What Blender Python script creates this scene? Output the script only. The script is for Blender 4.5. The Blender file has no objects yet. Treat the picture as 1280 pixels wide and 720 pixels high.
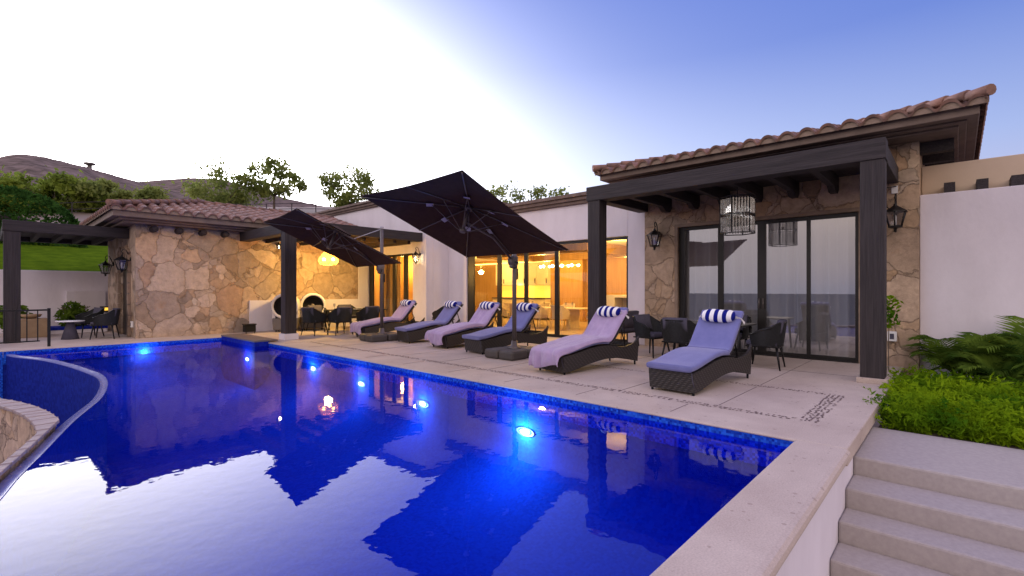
import bpy, math, random
from mathutils import Vector, Matrix, noise
random.seed(7)
R = math.radians
sc = bpy.context.scene
COL = sc.collection
PI = math.pi

# ------------------------------------------------------------------ mesh builder
class MB:
    def __init__(s): s.v = []; s.f = []; s.sm = []
    def add(s, vs, fs, smooth=False):
        n = len(s.v); s.v += [tuple(p) for p in vs]
        s.f += [tuple(i + n for i in f) for f in fs]; s.sm += [smooth] * len(fs)
        return s
    def box(s, x0, x1, y0, y1, z0, z1):
        if x0 > x1: x0, x1 = x1, x0
        if y0 > y1: y0, y1 = y1, y0
        v = [(x, y, z) for z in (z0, z1) for y in (y0, y1) for x in (x0, x1)]
        return s.add(v, [(0, 2, 3, 1), (4, 5, 7, 6), (0, 1, 5, 4), (2, 6, 7, 3), (0, 4, 6, 2), (1, 3, 7, 5)])
    def obox(s, c, size, rot=(0, 0, 0)):
        from mathutils import Euler
        m = Euler(rot).to_matrix(); c = Vector(c)
        v = [c + m @ Vector((x * size[0] / 2, y * size[1] / 2, z * size[2] / 2)) for z in (-1, 1) for y in (-1, 1) for x in (-1, 1)]
        return s.add(v, [(0, 2, 3, 1), (4, 5, 7, 6), (0, 1, 5, 4), (2, 6, 7, 3), (0, 4, 6, 2), (1, 3, 7, 5)])
    def prism(s, poly, axis, a, b):
        # poly: 2D outline; axis 'x','y','z' is the extrusion axis
        def P(p, t):
            return {'x': (t, p[0], p[1]), 'y': (p[0], t, p[1]), 'z': (p[0], p[1], t)}[axis]
        n = len(poly)
        return s.add([P(p, a) for p in poly] + [P(p, b) for p in poly],
                     [tuple(range(n))[::-1], tuple(range(n, 2 * n))] + [(i, (i + 1) % n, n + (i + 1) % n, n + i) for i in range(n)])
    def tube(s, pts, r, n=8, cap=True):
        pts = [Vector(p) for p in pts]; rs = r if isinstance(r, (list, tuple)) else [r] * len(pts)
        vs = []; fs = []; up = None
        for i, p in enumerate(pts):
            t = (pts[min(i + 1, len(pts) - 1)] - pts[max(i - 1, 0)])
            if t.length < 1e-9: t = Vector((0, 0, 1))
            t.normalize()
            if up is None:
                up = Vector((0, 0, 1)) if abs(t.z) < .9 else Vector((1, 0, 0))
            a = t.cross(up)
            if a.length < 1e-4: a = t.orthogonal()
            a.normalize(); b = a.cross(t); up = b.copy()
            for k in range(n):
                w = 2 * PI * k / n
                vs.append(p + (a * math.cos(w) + b * math.sin(w)) * rs[i])
        for i in range(len(pts) - 1):
            for k in range(n):
                fs.append((i * n + k, i * n + (k + 1) % n, (i + 1) * n + (k + 1) % n, (i + 1) * n + k))
        s.add(vs, fs, True)
        if cap:
            m = len(s.v) - len(vs)
            s.f += [tuple(m + k for k in range(n))[::-1], tuple(m + len(vs) - n + k for k in range(n))]; s.sm += [False, False]
        return s
    def lathe(s, prof, n=20, c=(0, 0, 0), axis='z', smooth=True):
        vs = []; fs = []
        for r, z in prof:
            for k in range(n):
                w = 2 * PI * k / n; a, b = r * math.cos(w), r * math.sin(w)
                p = {'z': (a, b, z), 'y': (a, z, b), 'x': (z, a, b)}[axis]
                vs.append((p[0] + c[0], p[1] + c[1], p[2] + c[2]))
        for i in range(len(prof) - 1):
            for k in range(n):
                fs.append((i * n + k, i * n + (k + 1) % n, (i + 1) * n + (k + 1) % n, (i + 1) * n + k))
        return s.add(vs, fs, smooth)
    def cyl(s, c, r, z0, z1, n=20, axis='z', r2=None):
        r2 = r if r2 is None else r2
        return s.lathe([(0, z0), (r, z0), (r, z0), (r2, z1), (r2, z1), (0, z1)], n, c, axis)
    def grid(s, fn, nu, nv, smooth=True, cu=False):
        vs = [fn(i / nu, j / nv) for j in range(nv + 1) for i in range(nu + (0 if cu else 1))]
        w = nu + (0 if cu else 1); fs = []
        for j in range(nv):
            for i in range(nu):
                i2 = (i + 1) % w if cu else i + 1
                fs.append((j * w + i, j * w + i2, (j + 1) * w + i2, (j + 1) * w + i))
        return s.add(vs, fs, smooth)
    def ball(s, c, rx, ry=None, rz=None, nu=14, nv=9):
        ry = ry or rx; rz = rz or rx
        return s.grid(lambda a, b: (c[0] + rx * math.cos(2 * PI * a) * math.sin(PI * b), c[1] + ry * math.sin(2 * PI * a) * math.sin(PI * b), c[2] - rz * math.cos(PI * b)), nu, nv, True, True)
    def slab(s, path, w, t, p=5, n=20, edge=None):
        # rounded slab swept along an (x,z) path; width along y
        vs = []; fs = []; m = len(path)
        L = [(path[0], 0.05)] + [(q, 1.0) for q in path] + [(path[-1], 0.05)]
        for i, (q, k) in enumerate(L):
            j = max(0, min(m - 1, i - 1))
            a, b = path[max(j - 1, 0)], path[min(j + 1, m - 1)]
            tx, tz = b[0] - a[0], b[1] - a[1]; l = math.hypot(tx, tz) or 1; nx, nz = -tz / l, tx / l
            for h in range(n):
                w_ = 2 * PI * h / n; c_, s_ = math.cos(w_), math.sin(w_)
                y = math.copysign(abs(c_) ** (2 / 9), c_) * w / 2 * (1 if k == 1 else .96)
                o = math.copysign(abs(s_) ** (2 / p), s_) * t / 2 * (1 if k == 1 else .3)
                vs.append((q[0] + nx * o, y, q[1] + nz * o))
        r = len(L)
        for i in range(r - 1):
            for h in range(n):
                fs.append((i * n + h, i * n + (h + 1) % n, (i + 1) * n + (h + 1) % n, (i + 1) * n + h))
        fs += [tuple(range(n))[::-1], tuple((r - 1) * n + h for h in range(n))]
        return s.add(vs, fs, True)
    def build(s, name, mat, parent=None, world=False, bevel=0, autosm=False):
        me = bpy.data.meshes.new(name); me.from_pydata(s.v, [], s.f)
        me.polygons.foreach_set('use_smooth', s.sm); me.validate(); me.update()
        if mat: me.materials.append(mat)
        o = bpy.data.objects.new(name, me); COL.objects.link(o)
        if parent:
            o.parent = parent
            if world:
                q = parent; off = Vector((0, 0, 0))
                while q: off += q.location; q = q.parent
                o.location = -off
        if bevel:
            b = o.modifiers.new('bevel', 'BEVEL'); b.width = bevel; b.segments = 2; b.limit_method = 'ANGLE'; b.angle_limit = R(40)
        return o

def tag(o, label=None, cat=None, group=None, kind=None):
    if label: o['label'] = label
    if cat: o['category'] = cat
    if group: o['group'] = group
    if kind: o['kind'] = kind
    return o
def thing(name, label, cat, loc=(0, 0, 0), rz=0, group=None):
    o = bpy.data.objects.new(name, None); COL.objects.link(o); o.location = loc; o.rotation_euler = (0, 0, rz); o.empty_display_size = .2
    return tag(o, label, cat, group)
def dup(root, loc, rz=None, label=None, parent=None):
    r = root.copy(); COL.objects.link(r)
    if parent: r.parent = parent
    else:
        r.location = loc
        if rz is not None: r.rotation_euler = (0, 0, rz)
        if label: r['label'] = label
    for ch in root.children: dup(ch, None, parent=r)
    return r

# ------------------------------------------------------------------ materials
def newmat(name):
    m = bpy.data.materials.new(name); m.use_nodes = True; nt = m.node_tree
    b = nt.nodes['Principled BSDF']
    return m, nt, b
def N(nt, t, **kw):
    n = nt.nodes.new(t)
    for k, v in kw.items():
        if k.startswith('i_'): n.inputs[k[2:]].default_value = v
        elif k.startswith('n_'): n.inputs[int(k[2:])].default_value = v
        else: setattr(n, k, v)
    return n
def L(nt, a, b): nt.links.new(a, b)
def c4(c): return (c[0], c[1], c[2], 1)
def coords(nt, scale=(1, 1, 1), rot=(0, 0, 0)):
    tc = N(nt, 'ShaderNodeTexCoord'); mp = N(nt, 'ShaderNodeMapping')
    mp.inputs['Scale'].default_value = scale; mp.inputs['Rotation'].default_value = rot
    L(nt, tc.outputs['Object'], mp.inputs['Vector']); return mp.outputs['Vector']
def mat(name, c1, c2=None, scale=4, rough=.7, metal=0, bump=0, bscale=40, stretch=(1, 1, 1), spec=.4, detail=6, sheen=0):
    m, nt, b = newmat(name); c2 = c2 or tuple(x * .75 for x in c1)
    v = coords(nt, stretch)
    n = N(nt, 'ShaderNodeTexNoise', i_Scale=scale, i_Detail=detail, i_Roughness=.6); L(nt, v, n.inputs['Vector'])
    r = N(nt, 'ShaderNodeValToRGB'); r.color_ramp.elements[0].position = .32; r.color_ramp.elements[1].position = .68
    r.color_ramp.elements[0].color = c4(c2); r.color_ramp.elements[1].color = c4(c1)
    L(nt, n.outputs['Fac'], r.inputs['Fac']); L(nt, r.outputs['Color'], b.inputs['Base Color'])
    b.inputs['Roughness'].default_value = rough; b.inputs['Metallic'].default_value = metal; b.inputs['Specular IOR Level'].default_value = spec
    if sheen: b.inputs['Sheen Weight'].default_value = sheen
    if bump:
        n2 = N(nt, 'ShaderNodeTexNoise', i_Scale=bscale, i_Detail=5); L(nt, v, n2.inputs['Vector'])
        bp = N(nt, 'ShaderNodeBump', i_Strength=bump, i_Distance=.02); L(nt, n2.outputs['Fac'], bp.inputs['Height']); L(nt, bp.outputs['Normal'], b.inputs['Normal'])
    return m
def emis(name, col, s):
    m, nt, b = newmat(name); b.inputs['Base Color'].default_value = c4(col); b.inputs['Emission Color'].default_value = c4(col); b.inputs['Emission Strength'].default_value = s
    return m

def stone_mat(name, scale=2.0, dark=1.0, contrast=1.0, jmin=.2, relief=.8, mean=(.46, .345, .25), vary=(.86, 1.10)):
    m, nt, b = newmat(name)
    v = coords(nt)
    nz = N(nt, 'ShaderNodeTexNoise', i_Scale=3.4, i_Detail=6, i_Roughness=.6); L(nt, v, nz.inputs['Vector'])
    mx = N(nt, 'ShaderNodeVectorMath', operation='MULTIPLY_ADD'); L(nt, nz.outputs['Color'], mx.inputs[0]); mx.inputs[1].default_value = (.30, .30, .30); L(nt, v, mx.inputs[2])
    def vor(sc_):
        vo = N(nt, 'ShaderNodeTexVoronoi', feature='F1', i_Scale=sc_, i_Randomness=1); L(nt, mx.outputs[0], vo.inputs['Vector'])
        ve = N(nt, 'ShaderNodeTexVoronoi', feature='DISTANCE_TO_EDGE', i_Scale=sc_, i_Randomness=1); L(nt, mx.outputs[0], ve.inputs['Vector'])
        return vo.outputs['Color'], ve.outputs['Distance']
    ca, da = vor(scale * .8); cb, db = vor(scale * 1.75)
    sa_ = N(nt, 'ShaderNodeSeparateColor'); L(nt, ca, sa_.inputs[0])
    sel = N(nt, 'ShaderNodeMath', operation='GREATER_THAN'); L(nt, sa_.outputs[1], sel.inputs[0]); sel.inputs[1].default_value = .5
    mc = N(nt, 'ShaderNodeMix', data_type='RGBA'); L(nt, sel.outputs[0], mc.inputs[0]); L(nt, ca, mc.inputs[6]); L(nt, cb, mc.inputs[7])
    sp = N(nt, 'ShaderNodeSeparateColor'); L(nt, mc.outputs[2], sp.inputs[0])
    mn = N(nt, 'ShaderNodeMath', operation='MINIMUM'); L(nt, da, mn.inputs[0])
    big = N(nt, 'ShaderNodeMix', data_type='FLOAT'); L(nt, sel.outputs[0], big.inputs[0]); big.inputs[2].default_value = 1; L(nt, db, big.inputs[3]); L(nt, big.outputs[0], mn.inputs[1])
    edge = mn.outputs[0]
    r = N(nt, 'ShaderNodeValToRGB'); el = r.color_ramp.elements; r.color_ramp.interpolation = 'CONSTANT'
    pal = [(0, (0.465, 0.337, 0.233)), (0.2, (0.438, 0.32, 0.228)), (0.36, (0.493, 0.364, 0.256)), (0.52, (0.449, 0.315, 0.206)), (0.66, (0.477, 0.353, 0.256)), (0.78, (0.405, 0.304, 0.223)), (0.87, (0.465, 0.315, 0.195)), (0.945, (0.389, 0.254, 0.157)), (0.975, (0.537, 0.419, 0.316))]
    pal = [(p, tuple(k_ + (x - m_) * contrast for x, m_, k_ in zip(c, (.46, .345, .25), mean))) for p, c in pal]
    el[0].position = 0; el[0].color = c4(pal[0][1]); el[1].position = pal[1][0]; el[1].color = c4(pal[1][1])
    for p, c in pal[2:]:
        e = el.new(p); e.color = c4(c)
    L(nt, sp.outputs[0], r.inputs['Fac'])
    n2 = N(nt, 'ShaderNodeTexNoise', i_Scale=5, i_Detail=8, i_Roughness=.7); L(nt, v, n2.inputs['Vector'])
    mr = N(nt, 'ShaderNodeMapRange', n_1=.3, n_2=.7, n_3=.68, n_4=1.25); L(nt, n2.outputs['Fac'], mr.inputs[0])
    mu = N(nt, 'ShaderNodeMix', data_type='RGBA', blend_type='MULTIPLY'); mu.inputs[0].default_value = 1
    vv_ = N(nt, 'ShaderNodeMapRange', n_1=0, n_2=1, n_3=vary[0], n_4=vary[1]); L(nt, sp.outputs[2], vv_.inputs[0]); pv = N(nt, 'ShaderNodeMath', operation='MULTIPLY'); L(nt, mr.outputs[0], pv.inputs[0]); L(nt, vv_.outputs[0], pv.inputs[1])
    L(nt, r.outputs['Color'], mu.inputs[6]); L(nt, pv.outputs[0], mu.inputs[7])
    jr = N(nt, 'ShaderNodeMapRange', n_1=.001, n_2=.009, n_3=jmin, n_4=1); L(nt, edge, jr.inputs[0])
    mj = N(nt, 'ShaderNodeMix', data_type='RGBA'); L(nt, jr.outputs[0], mj.inputs[0]); n5 = N(nt, 'ShaderNodeTexNoise', i_Scale=1.6, i_Detail=7, i_Roughness=.65); L(nt, v, n5.inputs['Vector']); r5 = N(nt, 'ShaderNodeMapRange', n_1=.62, n_2=.74, n_3=0, n_4=.5); L(nt, n5.outputs['Fac'], r5.inputs[0])
    m5 = N(nt, 'ShaderNodeMix', data_type='RGBA'); L(nt, r5.outputs[0], m5.inputs[0]); L(nt, mu.outputs[2], m5.inputs[6]); m5.inputs[7].default_value = (.36, .2, .10, 1)
    mj.inputs[6].default_value = (.26 * dark, .185 * dark, .135 * dark, 1); L(nt, m5.outputs[2], mj.inputs[7])
    L(nt, mj.outputs[2], b.inputs['Base Color']); b.inputs['Roughness'].default_value = .85; b.inputs['Specular IOR Level'].default_value = .25
    # relief: joints + stone face roughness + per-stone offset
    h1 = N(nt, 'ShaderNodeMapRange', n_1=0, n_2=.022, n_3=0, n_4=.7); L(nt, edge, h1.inputs[0])
    h2 = N(nt, 'ShaderNodeMath', operation='MULTIPLY_ADD'); L(nt, n2.outputs['Fac'], h2.inputs[0]); h2.inputs[1].default_value = 1.1; L(nt, h1.outputs[0], h2.inputs[2])
    h3 = N(nt, 'ShaderNodeMath', operation='MULTIPLY_ADD'); L(nt, sp.outputs[1], h3.inputs[0]); h3.inputs[1].default_value = .7; L(nt, h2.outputs[0], h3.inputs[2])
    bp = N(nt, 'ShaderNodeBump', i_Strength=relief, i_Distance=.045); L(nt, h3.outputs[0], bp.inputs['Height']); L(nt, bp.outputs['Normal'], b.inputs['Normal'])
    return m

def schlick_mix(nt, r0, power, base_sh, gloss_sh, bump=None, gain=1.0):
    lw = N(nt, 'ShaderNodeLayerWeight', i_Blend=.5)
    if bump: L(nt, bump, lw.inputs['Normal'])
    pw = N(nt, 'ShaderNodeMath', operation='POWER'); L(nt, lw.outputs['Facing'], pw.inputs[0]); pw.inputs[1].default_value = power
    ma = N(nt, 'ShaderNodeMath', operation='MULTIPLY_ADD', use_clamp=True); L(nt, pw.outputs[0], ma.inputs[0]); ma.inputs[1].default_value = (1 - r0) * gain; ma.inputs[2].default_value = r0
    mx = N(nt, 'ShaderNodeMixShader'); L(nt, ma.outputs[0], mx.inputs[0]); L(nt, base_sh, mx.inputs[1]); L(nt, gloss_sh, mx.inputs[2])
    return mx.outputs[0]
def glass_mat(name, r0=.08, tint=(.9, .92, .92), power=5, rough=0.0):
    m, nt, b = newmat(name); nt.nodes.remove(b)
    t = N(nt, 'ShaderNodeBsdfTransparent', i_Color=c4(tint)); g = N(nt, 'ShaderNodeBsdfGlossy', i_Roughness=rough)
    L(nt, schlick_mix(nt, r0, power, t.outputs[0], g.outputs[0]), nt.nodes['Material Output'].inputs['Surface'])
    return m
def water_mat():
    m, nt, b = newmat('water'); nt.nodes.remove(b)
    v = coords(nt, (1.0, 1.0, 1))
    n = N(nt, 'ShaderNodeTexNoise', i_Scale=9, i_Detail=1.4, i_Roughness=.5); L(nt, v, n.inputs['Vector'])
    bp = N(nt, 'ShaderNodeBump', i_Strength=.034, i_Distance=.02); L(nt, n.outputs['Fac'], bp.inputs['Height'])
    t = N(nt, 'ShaderNodeBsdfTransparent', i_Color=(.35, .34, 1, 1)); g = N(nt, 'ShaderNodeBsdfGlossy', i_Roughness=0.0)
    L(nt, bp.outputs[0], g.inputs['Normal'])
    L(nt, schlick_mix(nt, .045, 3.0, t.outputs[0], g.outputs[0], bp.outputs[0], .25), nt.nodes['Material Output'].inputs['Surface'])
    return m
def tile_mat(name, c1, c2, size=.05):
    m, nt, b = newmat(name); v = coords(nt)
    vo = N(nt, 'ShaderNodeTexVoronoi', i_Scale=1 / size, i_Randomness=.25, distance='CHEBYCHEV'); L(nt, v, vo.inputs['Vector'])
    r = N(nt, 'ShaderNodeValToRGB'); r.color_ramp.elements[0].color = c4(c1); r.color_ramp.elements[1].color = c4(c2)
    sp = N(nt, 'ShaderNodeSeparateColor'); L(nt, vo.outputs['Color'], sp.inputs[0]); L(nt, sp.outputs[0], r.inputs['Fac'])
    L(nt, r.outputs['Color'], b.inputs['Base Color']); b.inputs['Roughness'].default_value = .85; b.inputs['Specular IOR Level'].default_value = .1
    return m
def leaf_mat(name, c1, c2, trans=.35, sc_=2.2):
    m, nt, b = newmat(name); nt.nodes.remove(b); v = coords(nt)
    n = N(nt, 'ShaderNodeTexNoise', i_Scale=sc_, i_Detail=5); L(nt, v, n.inputs['Vector'])
    r = N(nt, 'ShaderNodeValToRGB'); r.color_ramp.elements[0].position = .35; r.color_ramp.elements[1].position = .65
    r.color_ramp.elements[0].color = c4(c2); r.color_ramp.elements[1].color = c4(c1); L(nt, n.outputs['Fac'], r.inputs['Fac'])
    d = N(nt, 'ShaderNodeBsdfDiffuse'); t = N(nt, 'ShaderNodeBsdfTranslucent'); mx = N(nt, 'ShaderNodeMixShader'); mx.inputs[0].default_value = trans
    L(nt, r.outputs['Color'], d.inputs['Color']); L(nt, r.outputs['Color'], t.inputs['Color']); L(nt, d.outputs[0], mx.inputs[1]); L(nt, t.outputs[0], mx.inputs[2])
    L(nt, mx.outputs[0], nt.nodes['Material Output'].inputs['Surface']); return m
def deck_mat():
    m, nt, b = newmat('travertine_deck'); v = coords(nt)
    n = N(nt, 'ShaderNodeTexNoise', i_Scale=1.3, i_Detail=8, i_Roughness=.65); L(nt, v, n.inputs['Vector'])
    r = N(nt, 'ShaderNodeValToRGB'); r.color_ramp.elements[0].position = .3; r.color_ramp.elements[1].position = .7
    r.color_ramp.elements[0].color = (.42, .34, .295, 1); r.color_ramp.elements[1].color = (.54, .455, .395, 1); L(nt, n.outputs['Fac'], r.inputs['Fac'])
    # small pits
    vo = N(nt, 'ShaderNodeTexVoronoi', i_Scale=17, i_Randomness=1); L(nt, v, vo.inputs['Vector'])
    sp = N(nt, 'ShaderNodeSeparateColor'); L(nt, vo.outputs['Color'], sp.inputs[0])
    th = N(nt, 'ShaderNodeMapRange', n_1=.72, n_2=1, n_3=0, n_4=.32); L(nt, sp.outputs[1], th.inputs[0])
    lt = N(nt, 'ShaderNodeMath', operation='LESS_THAN'); L(nt, vo.outputs['Distance'], lt.inputs[0]); L(nt, th.outputs[0], lt.inputs[1])
    mp = N(nt, 'ShaderNodeMath', operation='MULTIPLY'); L(nt, lt.outputs[0], mp.inputs[0]); mp.inputs[1].default_value = .45
    mx = N(nt, 'ShaderNodeMix', data_type='RGBA'); L(nt, mp.outputs[0], mx.inputs[0]); L(nt, r.outputs['Color'], mx.inputs[6]); mx.inputs[7].default_value = (.22, .16, .14, 1)
    nf = N(nt, 'ShaderNodeTexNoise', i_Scale=90, i_Detail=3); L(nt, v, nf.inputs['Vector'])
    mr = N(nt, 'ShaderNodeMapRange', n_1=.3, n_2=.7, n_3=.86, n_4=1.1); L(nt, nf.outputs['Fac'], mr.inputs[0])
    mu = N(nt, 'ShaderNodeMix', data_type='RGBA', blend_type='MULTIPLY'); mu.inputs[0].default_value = 1; L(nt, mx.outputs[2], mu.inputs[6]); L(nt, mr.outputs[0], mu.inputs[7])
    L(nt, mu.outputs[2], b.inputs['Base Color']); b.inputs['Roughness'].default_value = .75; b.inputs['Specular IOR Level'].default_value = .3
    bp = N(nt, 'ShaderNodeBump', i_Strength=.25, i_Distance=.006); L(nt, nf.outputs['Fac'], bp.inputs['Height']); L(nt, bp.outputs['Normal'], b.inputs['Normal'])
    return m
def wicker_mat(name, c1, c2, s=70):
    m, nt, b = newmat(name); v = coords(nt)
    w1 = N(nt, 'ShaderNodeTexWave', i_Scale=s / 6, bands_direction='Z', i_Distortion=.6); L(nt, v, w1.inputs['Vector'])
    w2 = N(nt, 'ShaderNodeTexWave', i_Scale=s / 9, bands_direction='DIAGONAL', i_Distortion=.5); L(nt, v, w2.inputs['Vector'])
    mu = N(nt, 'ShaderNodeMath', operation='MULTIPLY'); L(nt, w1.outputs['Fac'], mu.inputs[0]); L(nt, w2.outputs['Fac'], mu.inputs[1])
    r = N(nt, 'ShaderNodeValToRGB'); r.color_ramp.elements[0].color = c4(c2); r.color_ramp.elements[1].color = c4(c1); L(nt, mu.outputs[0], r.inputs['Fac'])
    L(nt, r.outputs['Color'], b.inputs['Base Color']); b.inputs['Roughness'].default_value = .55
    bp = N(nt, 'ShaderNodeBump', i_Strength=.6, i_Distance=.006); L(nt, mu.outputs[0], bp.inputs['Height']); L(nt, bp.outputs['Normal'], b.inputs['Normal'])
    return m
def stripe_mat():
    m, nt, b = newmat('navy_stripe_cloth'); tc = N(nt, 'ShaderNodeTexCoord'); s = N(nt, 'ShaderNodeSeparateXYZ'); L(nt, tc.outputs['Object'], s.inputs[0])
    a = N(nt, 'ShaderNodeMath', operation='MULTIPLY_ADD'); L(nt, s.outputs['Y'], a.inputs[0]); a.inputs[1].default_value = 7.6; a.inputs[2].default_value = 10.25
    f = N(nt, 'ShaderNodeMath', operation='FRACT'); L(nt, a.outputs[0], f.inputs[0])
    g = N(nt, 'ShaderNodeMath', operation='GREATER_THAN'); L(nt, f.outputs[0], g.inputs[0]); g.inputs[1].default_value = .5
    mx = N(nt, 'ShaderNodeMix', data_type='RGBA'); L(nt, g.outputs[0], mx.inputs[0]); mx.inputs[6].default_value = (.008, .012, .19, 1); mx.inputs[7].default_value = (.8, .8, .82, 1)
    L(nt, mx.outputs[2], b.inputs['Base Color']); b.inputs['Roughness'].default_value = .9; b.inputs['Specular IOR Level'].default_value = .1
    n = N(nt, 'ShaderNodeTexNoise', i_Scale=60); L(nt, tc.outputs['Object'], n.inputs['Vector'])
    bp = N(nt, 'ShaderNodeBump', i_Strength=.4, i_Distance=.01); L(nt, n.outputs['Fac'], bp.inputs['Height']); L(nt, bp.outputs['Normal'], b.inputs['Normal'])
    return m

M = {}
M['deck'] = deck_mat()
M['step'] = mat('step_concrete', (.41, .37, .355), (.35, .315, .305), 24, .95, bump=.2, bscale=150, detail=10, spec=.15)
M['plaster'] = mat('white_plaster', (.73, .69, .75), (.63, .59, .64), 1.5, .9, bump=.3, bscale=13, stretch=(1, 1, .4), detail=9, spec=.2)
M['cream'] = mat('cream_plaster', (.66, .53, .4), (.58, .46, .35), 1.5, .9, bump=.08, bscale=25, spec=.2)
M['stone'] = stone_mat('flagstone_wall', 1.7)
M['stone_left'] = stone_mat('fitted_flagstone_wall', 1.75, .9, 1.15, .3, .75, (.43, .34, .27), (.68, 1.22))
M['stone_strip'] = stone_mat('stacked_stone_wall', 3.0, .5)
for ax, st in (('x', (.6, 14, 14)), ('y', (14, .6, 14)), ('z', (14, 14, .6))):
    M['wood_' + ax] = mat('dark_stained_wood_' + ax, (.042, .034, .037), (.017, .0135, .0155), 2.5, .75, bump=.4, bscale=3, stretch=st, detail=9)
M['black'] = mat('black_metal', (.012, .012, .014), (.009, .009, .01), 5, .4, .3)
M['dframe'] = mat('bronze_door_frame', (.02, .018, .018), (.014, .013, .013), 5, .35, .2)
M['cornice'] = mat('brown_cornice', (.20, .148, .125), (.15, .11, .092), 4, .85, bump=.2)
M['fascia'] = mat('brown_fascia', (.19, .135, .115), (.12, .085, .075), 4, .8, bump=.2)
M['mortar'] = mat('roof_mortar', (.3, .22, .17), (.22, .16, .12), 6, .9, bump=.3)
M['terracotta'] = mat('terracotta_tile', (.29, .155, .115), (.12, .075, .065), 3.2, .75, bump=.25, bscale=14, detail=8)
M['water'] = water_mat()
M['tile'] = tile_mat('cobalt_mosaic', (.002, .04, .29), (.004, .065, .37), .03)
M['tileband'] = tile_mat('blue_mosaic_band', (.004, .02, .3), (.02, .13, .75), .025)
M['darktile'] = tile_mat('navy_tile', (.006, .014, .2), (.01, .026, .3), .06)
M['slate'] = mat('dark_slate', (.16, .13, .12), (.11, .09, .085), 4, .5, bump=.2)
M['wetrim'] = mat('wet_rim_tile', (.2, .22, .5), (.13, .15, .42), 8, .15)  # pale lavender reflection of the sky put into the rim colour
M['rimstone'] = mat('rim_flagstone', (.38, .3, .28), (.25, .2, .2), 3, .7, bump=.4, bscale=20, stretch=(1, 4, 1))
M['wicker'] = wicker_mat('brown_black_wicker', (.05, .04, .037), (.016, .013, .013))
M['rope'] = mat('charcoal_rope', (.022, .024, .028), (.014, .015, .018), 30, .75)
M['cushion'] = mat('periwinkle_cushion', (.17, .18, .40), (.14, .15, .35), 6, .95, bump=.15, bscale=140, spec=.1, sheen=.2)
M['towel'] = mat('lavender_towel', (.44, .34, .53), (.35, .27, .45), 5, 1, bump=.5, bscale=120, spec=.05, sheen=.3)
M['greycush'] = mat('slate_cushion', (.085, .08, .11), (.065, .062, .09), 8, .95, bump=.1, bscale=120, spec=.1)
M['stripe'] = stripe_mat()
M['white'] = mat('white_cloth', (.78, .78, .8), (.7, .7, .73), 8, .9)
M['canopy'] = mat('black_canopy', (.066, .037, .028), (.05, .028, .022), 8, .9, bump=.1, bscale=160, spec=.1)
M['pole'] = mat('grey_bronze_metal', (.15, .13, .13), (.12, .10, .10), 4, .45, .4)
M['patch'] = mat('grey_tab_cloth', (.42, .42, .5), (.36, .36, .43), 8, .9)
M['basebox'] = mat('umbrella_base_plastic', (.07, .06, .058), (.055, .048, .046), 6, .6, bump=.1)
M['glass'] = glass_mat('window_glass', .06, (.93, .93, .92))
M['doorglass'] = glass_mat('tinted_door_glass', .36, (.70, .71, .75), 4)
M['crystal'] = glass_mat('crystal_glass', .14, (.78, .78, .78), 2.5, .03)
M['curtain'] = mat('sheer_curtain', (.8, .78, .76), (.75, .73, .72), 3, .95)
M['leaf_bright'] = leaf_mat('fern_leaf', (.27, .41, .012), (.045, .14, .008), .45, 1.5)
M['leaf_palm'] = leaf_mat('palm_leaf', (.17, .26, .035), (.04, .09, .015), .4, 3)
M['leaf_hedge'] = leaf_mat('hedge_leaf', (.06, .14, .025), (.022, .06, .014), .35)
M['leaf_tree'] = leaf_mat('tree_leaf', (.26, .33, .05), (.12, .17, .03), .6, .6)
M['leaf_dry'] = leaf_mat('airy_tree_leaf', (.30, .34, .09), (.15, .19, .05), .65, .6)
M['bark'] = mat('bark', (.16, .12, .09), (.09, .07, .055), 12, .9, bump=.4)
M['soil'] = mat('soil', (.07, .05, .035), (.04, .03, .02), 14, .95, bump=.5)
M['grass'] = mat('lawn_grass', (.10, .165, .010), (.05, .095, .007), 2.5, 1, bump=.6, bscale=60, spec=0)
M['dry'] = mat('dry_ground', (.26, .19, .16), (.17, .135, .11), .12, .95, detail=10)
M['hill'] = mat('scrub_hill', (.25, .19, .17), (.07, .06, .05), .14, 1, detail=14, bump=.6, bscale=.3, spec=0)
M['seawater'] = mat('sea', (.03, .048, .09), (.022, .036, .07), .01, .8, spec=.1)
M['inwood'] = mat('warm_wood_panel', (.46, .27, .10), (.36, .2, .07), 2, .6, stretch=(6, 6, .5))
M['inwhite'] = mat('interior_paint', (.75, .7, .62), (.7, .66, .58), 2, .8)
M['infloor'] = mat('interior_floor', (.45, .34, .24), (.38, .28, .2), 3, .35)
M['incab'] = mat('cabinet_front', (.66, .58, .48), (.6, .53, .44), 3, .5)
M['inchair'] = mat('oak_cream_chair', (.62, .5, .36), (.55, .44, .32), 6, .8)
M['counter'] = mat('dark_counter', (.04, .03, .03), (.03, .025, .025), 6, .3)
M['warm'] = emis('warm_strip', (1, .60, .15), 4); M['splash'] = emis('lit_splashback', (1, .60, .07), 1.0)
M['bulb'] = emis('warm_bulb', (1, .75, .38), 22)
m_, n_, b_ = newmat('amber_glass'); n_.nodes.remove(b_)
t_ = N(n_, 'ShaderNodeBsdfTransparent', i_Color=(1, .72, .42, 1)); g_ = N(n_, 'ShaderNodeBsdfTranslucent', i_Color=(.9, .5, .22, 1)); x_ = N(n_, 'ShaderNodeMixShader'); x_.inputs[0].default_value = .28
L(n_, t_.outputs[0], x_.inputs[1]); L(n_, g_.outputs[0], x_.inputs[2]); L(n_, x_.outputs[0], n_.nodes['Material Output'].inputs['Surface']); M['amber'] = m_
M['plight'] = emis('pool_lamp', (.85, 1, 1), 22)
M['lglass'] = glass_mat('lantern_glass', .12, (.8, .8, .8), 3)
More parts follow.
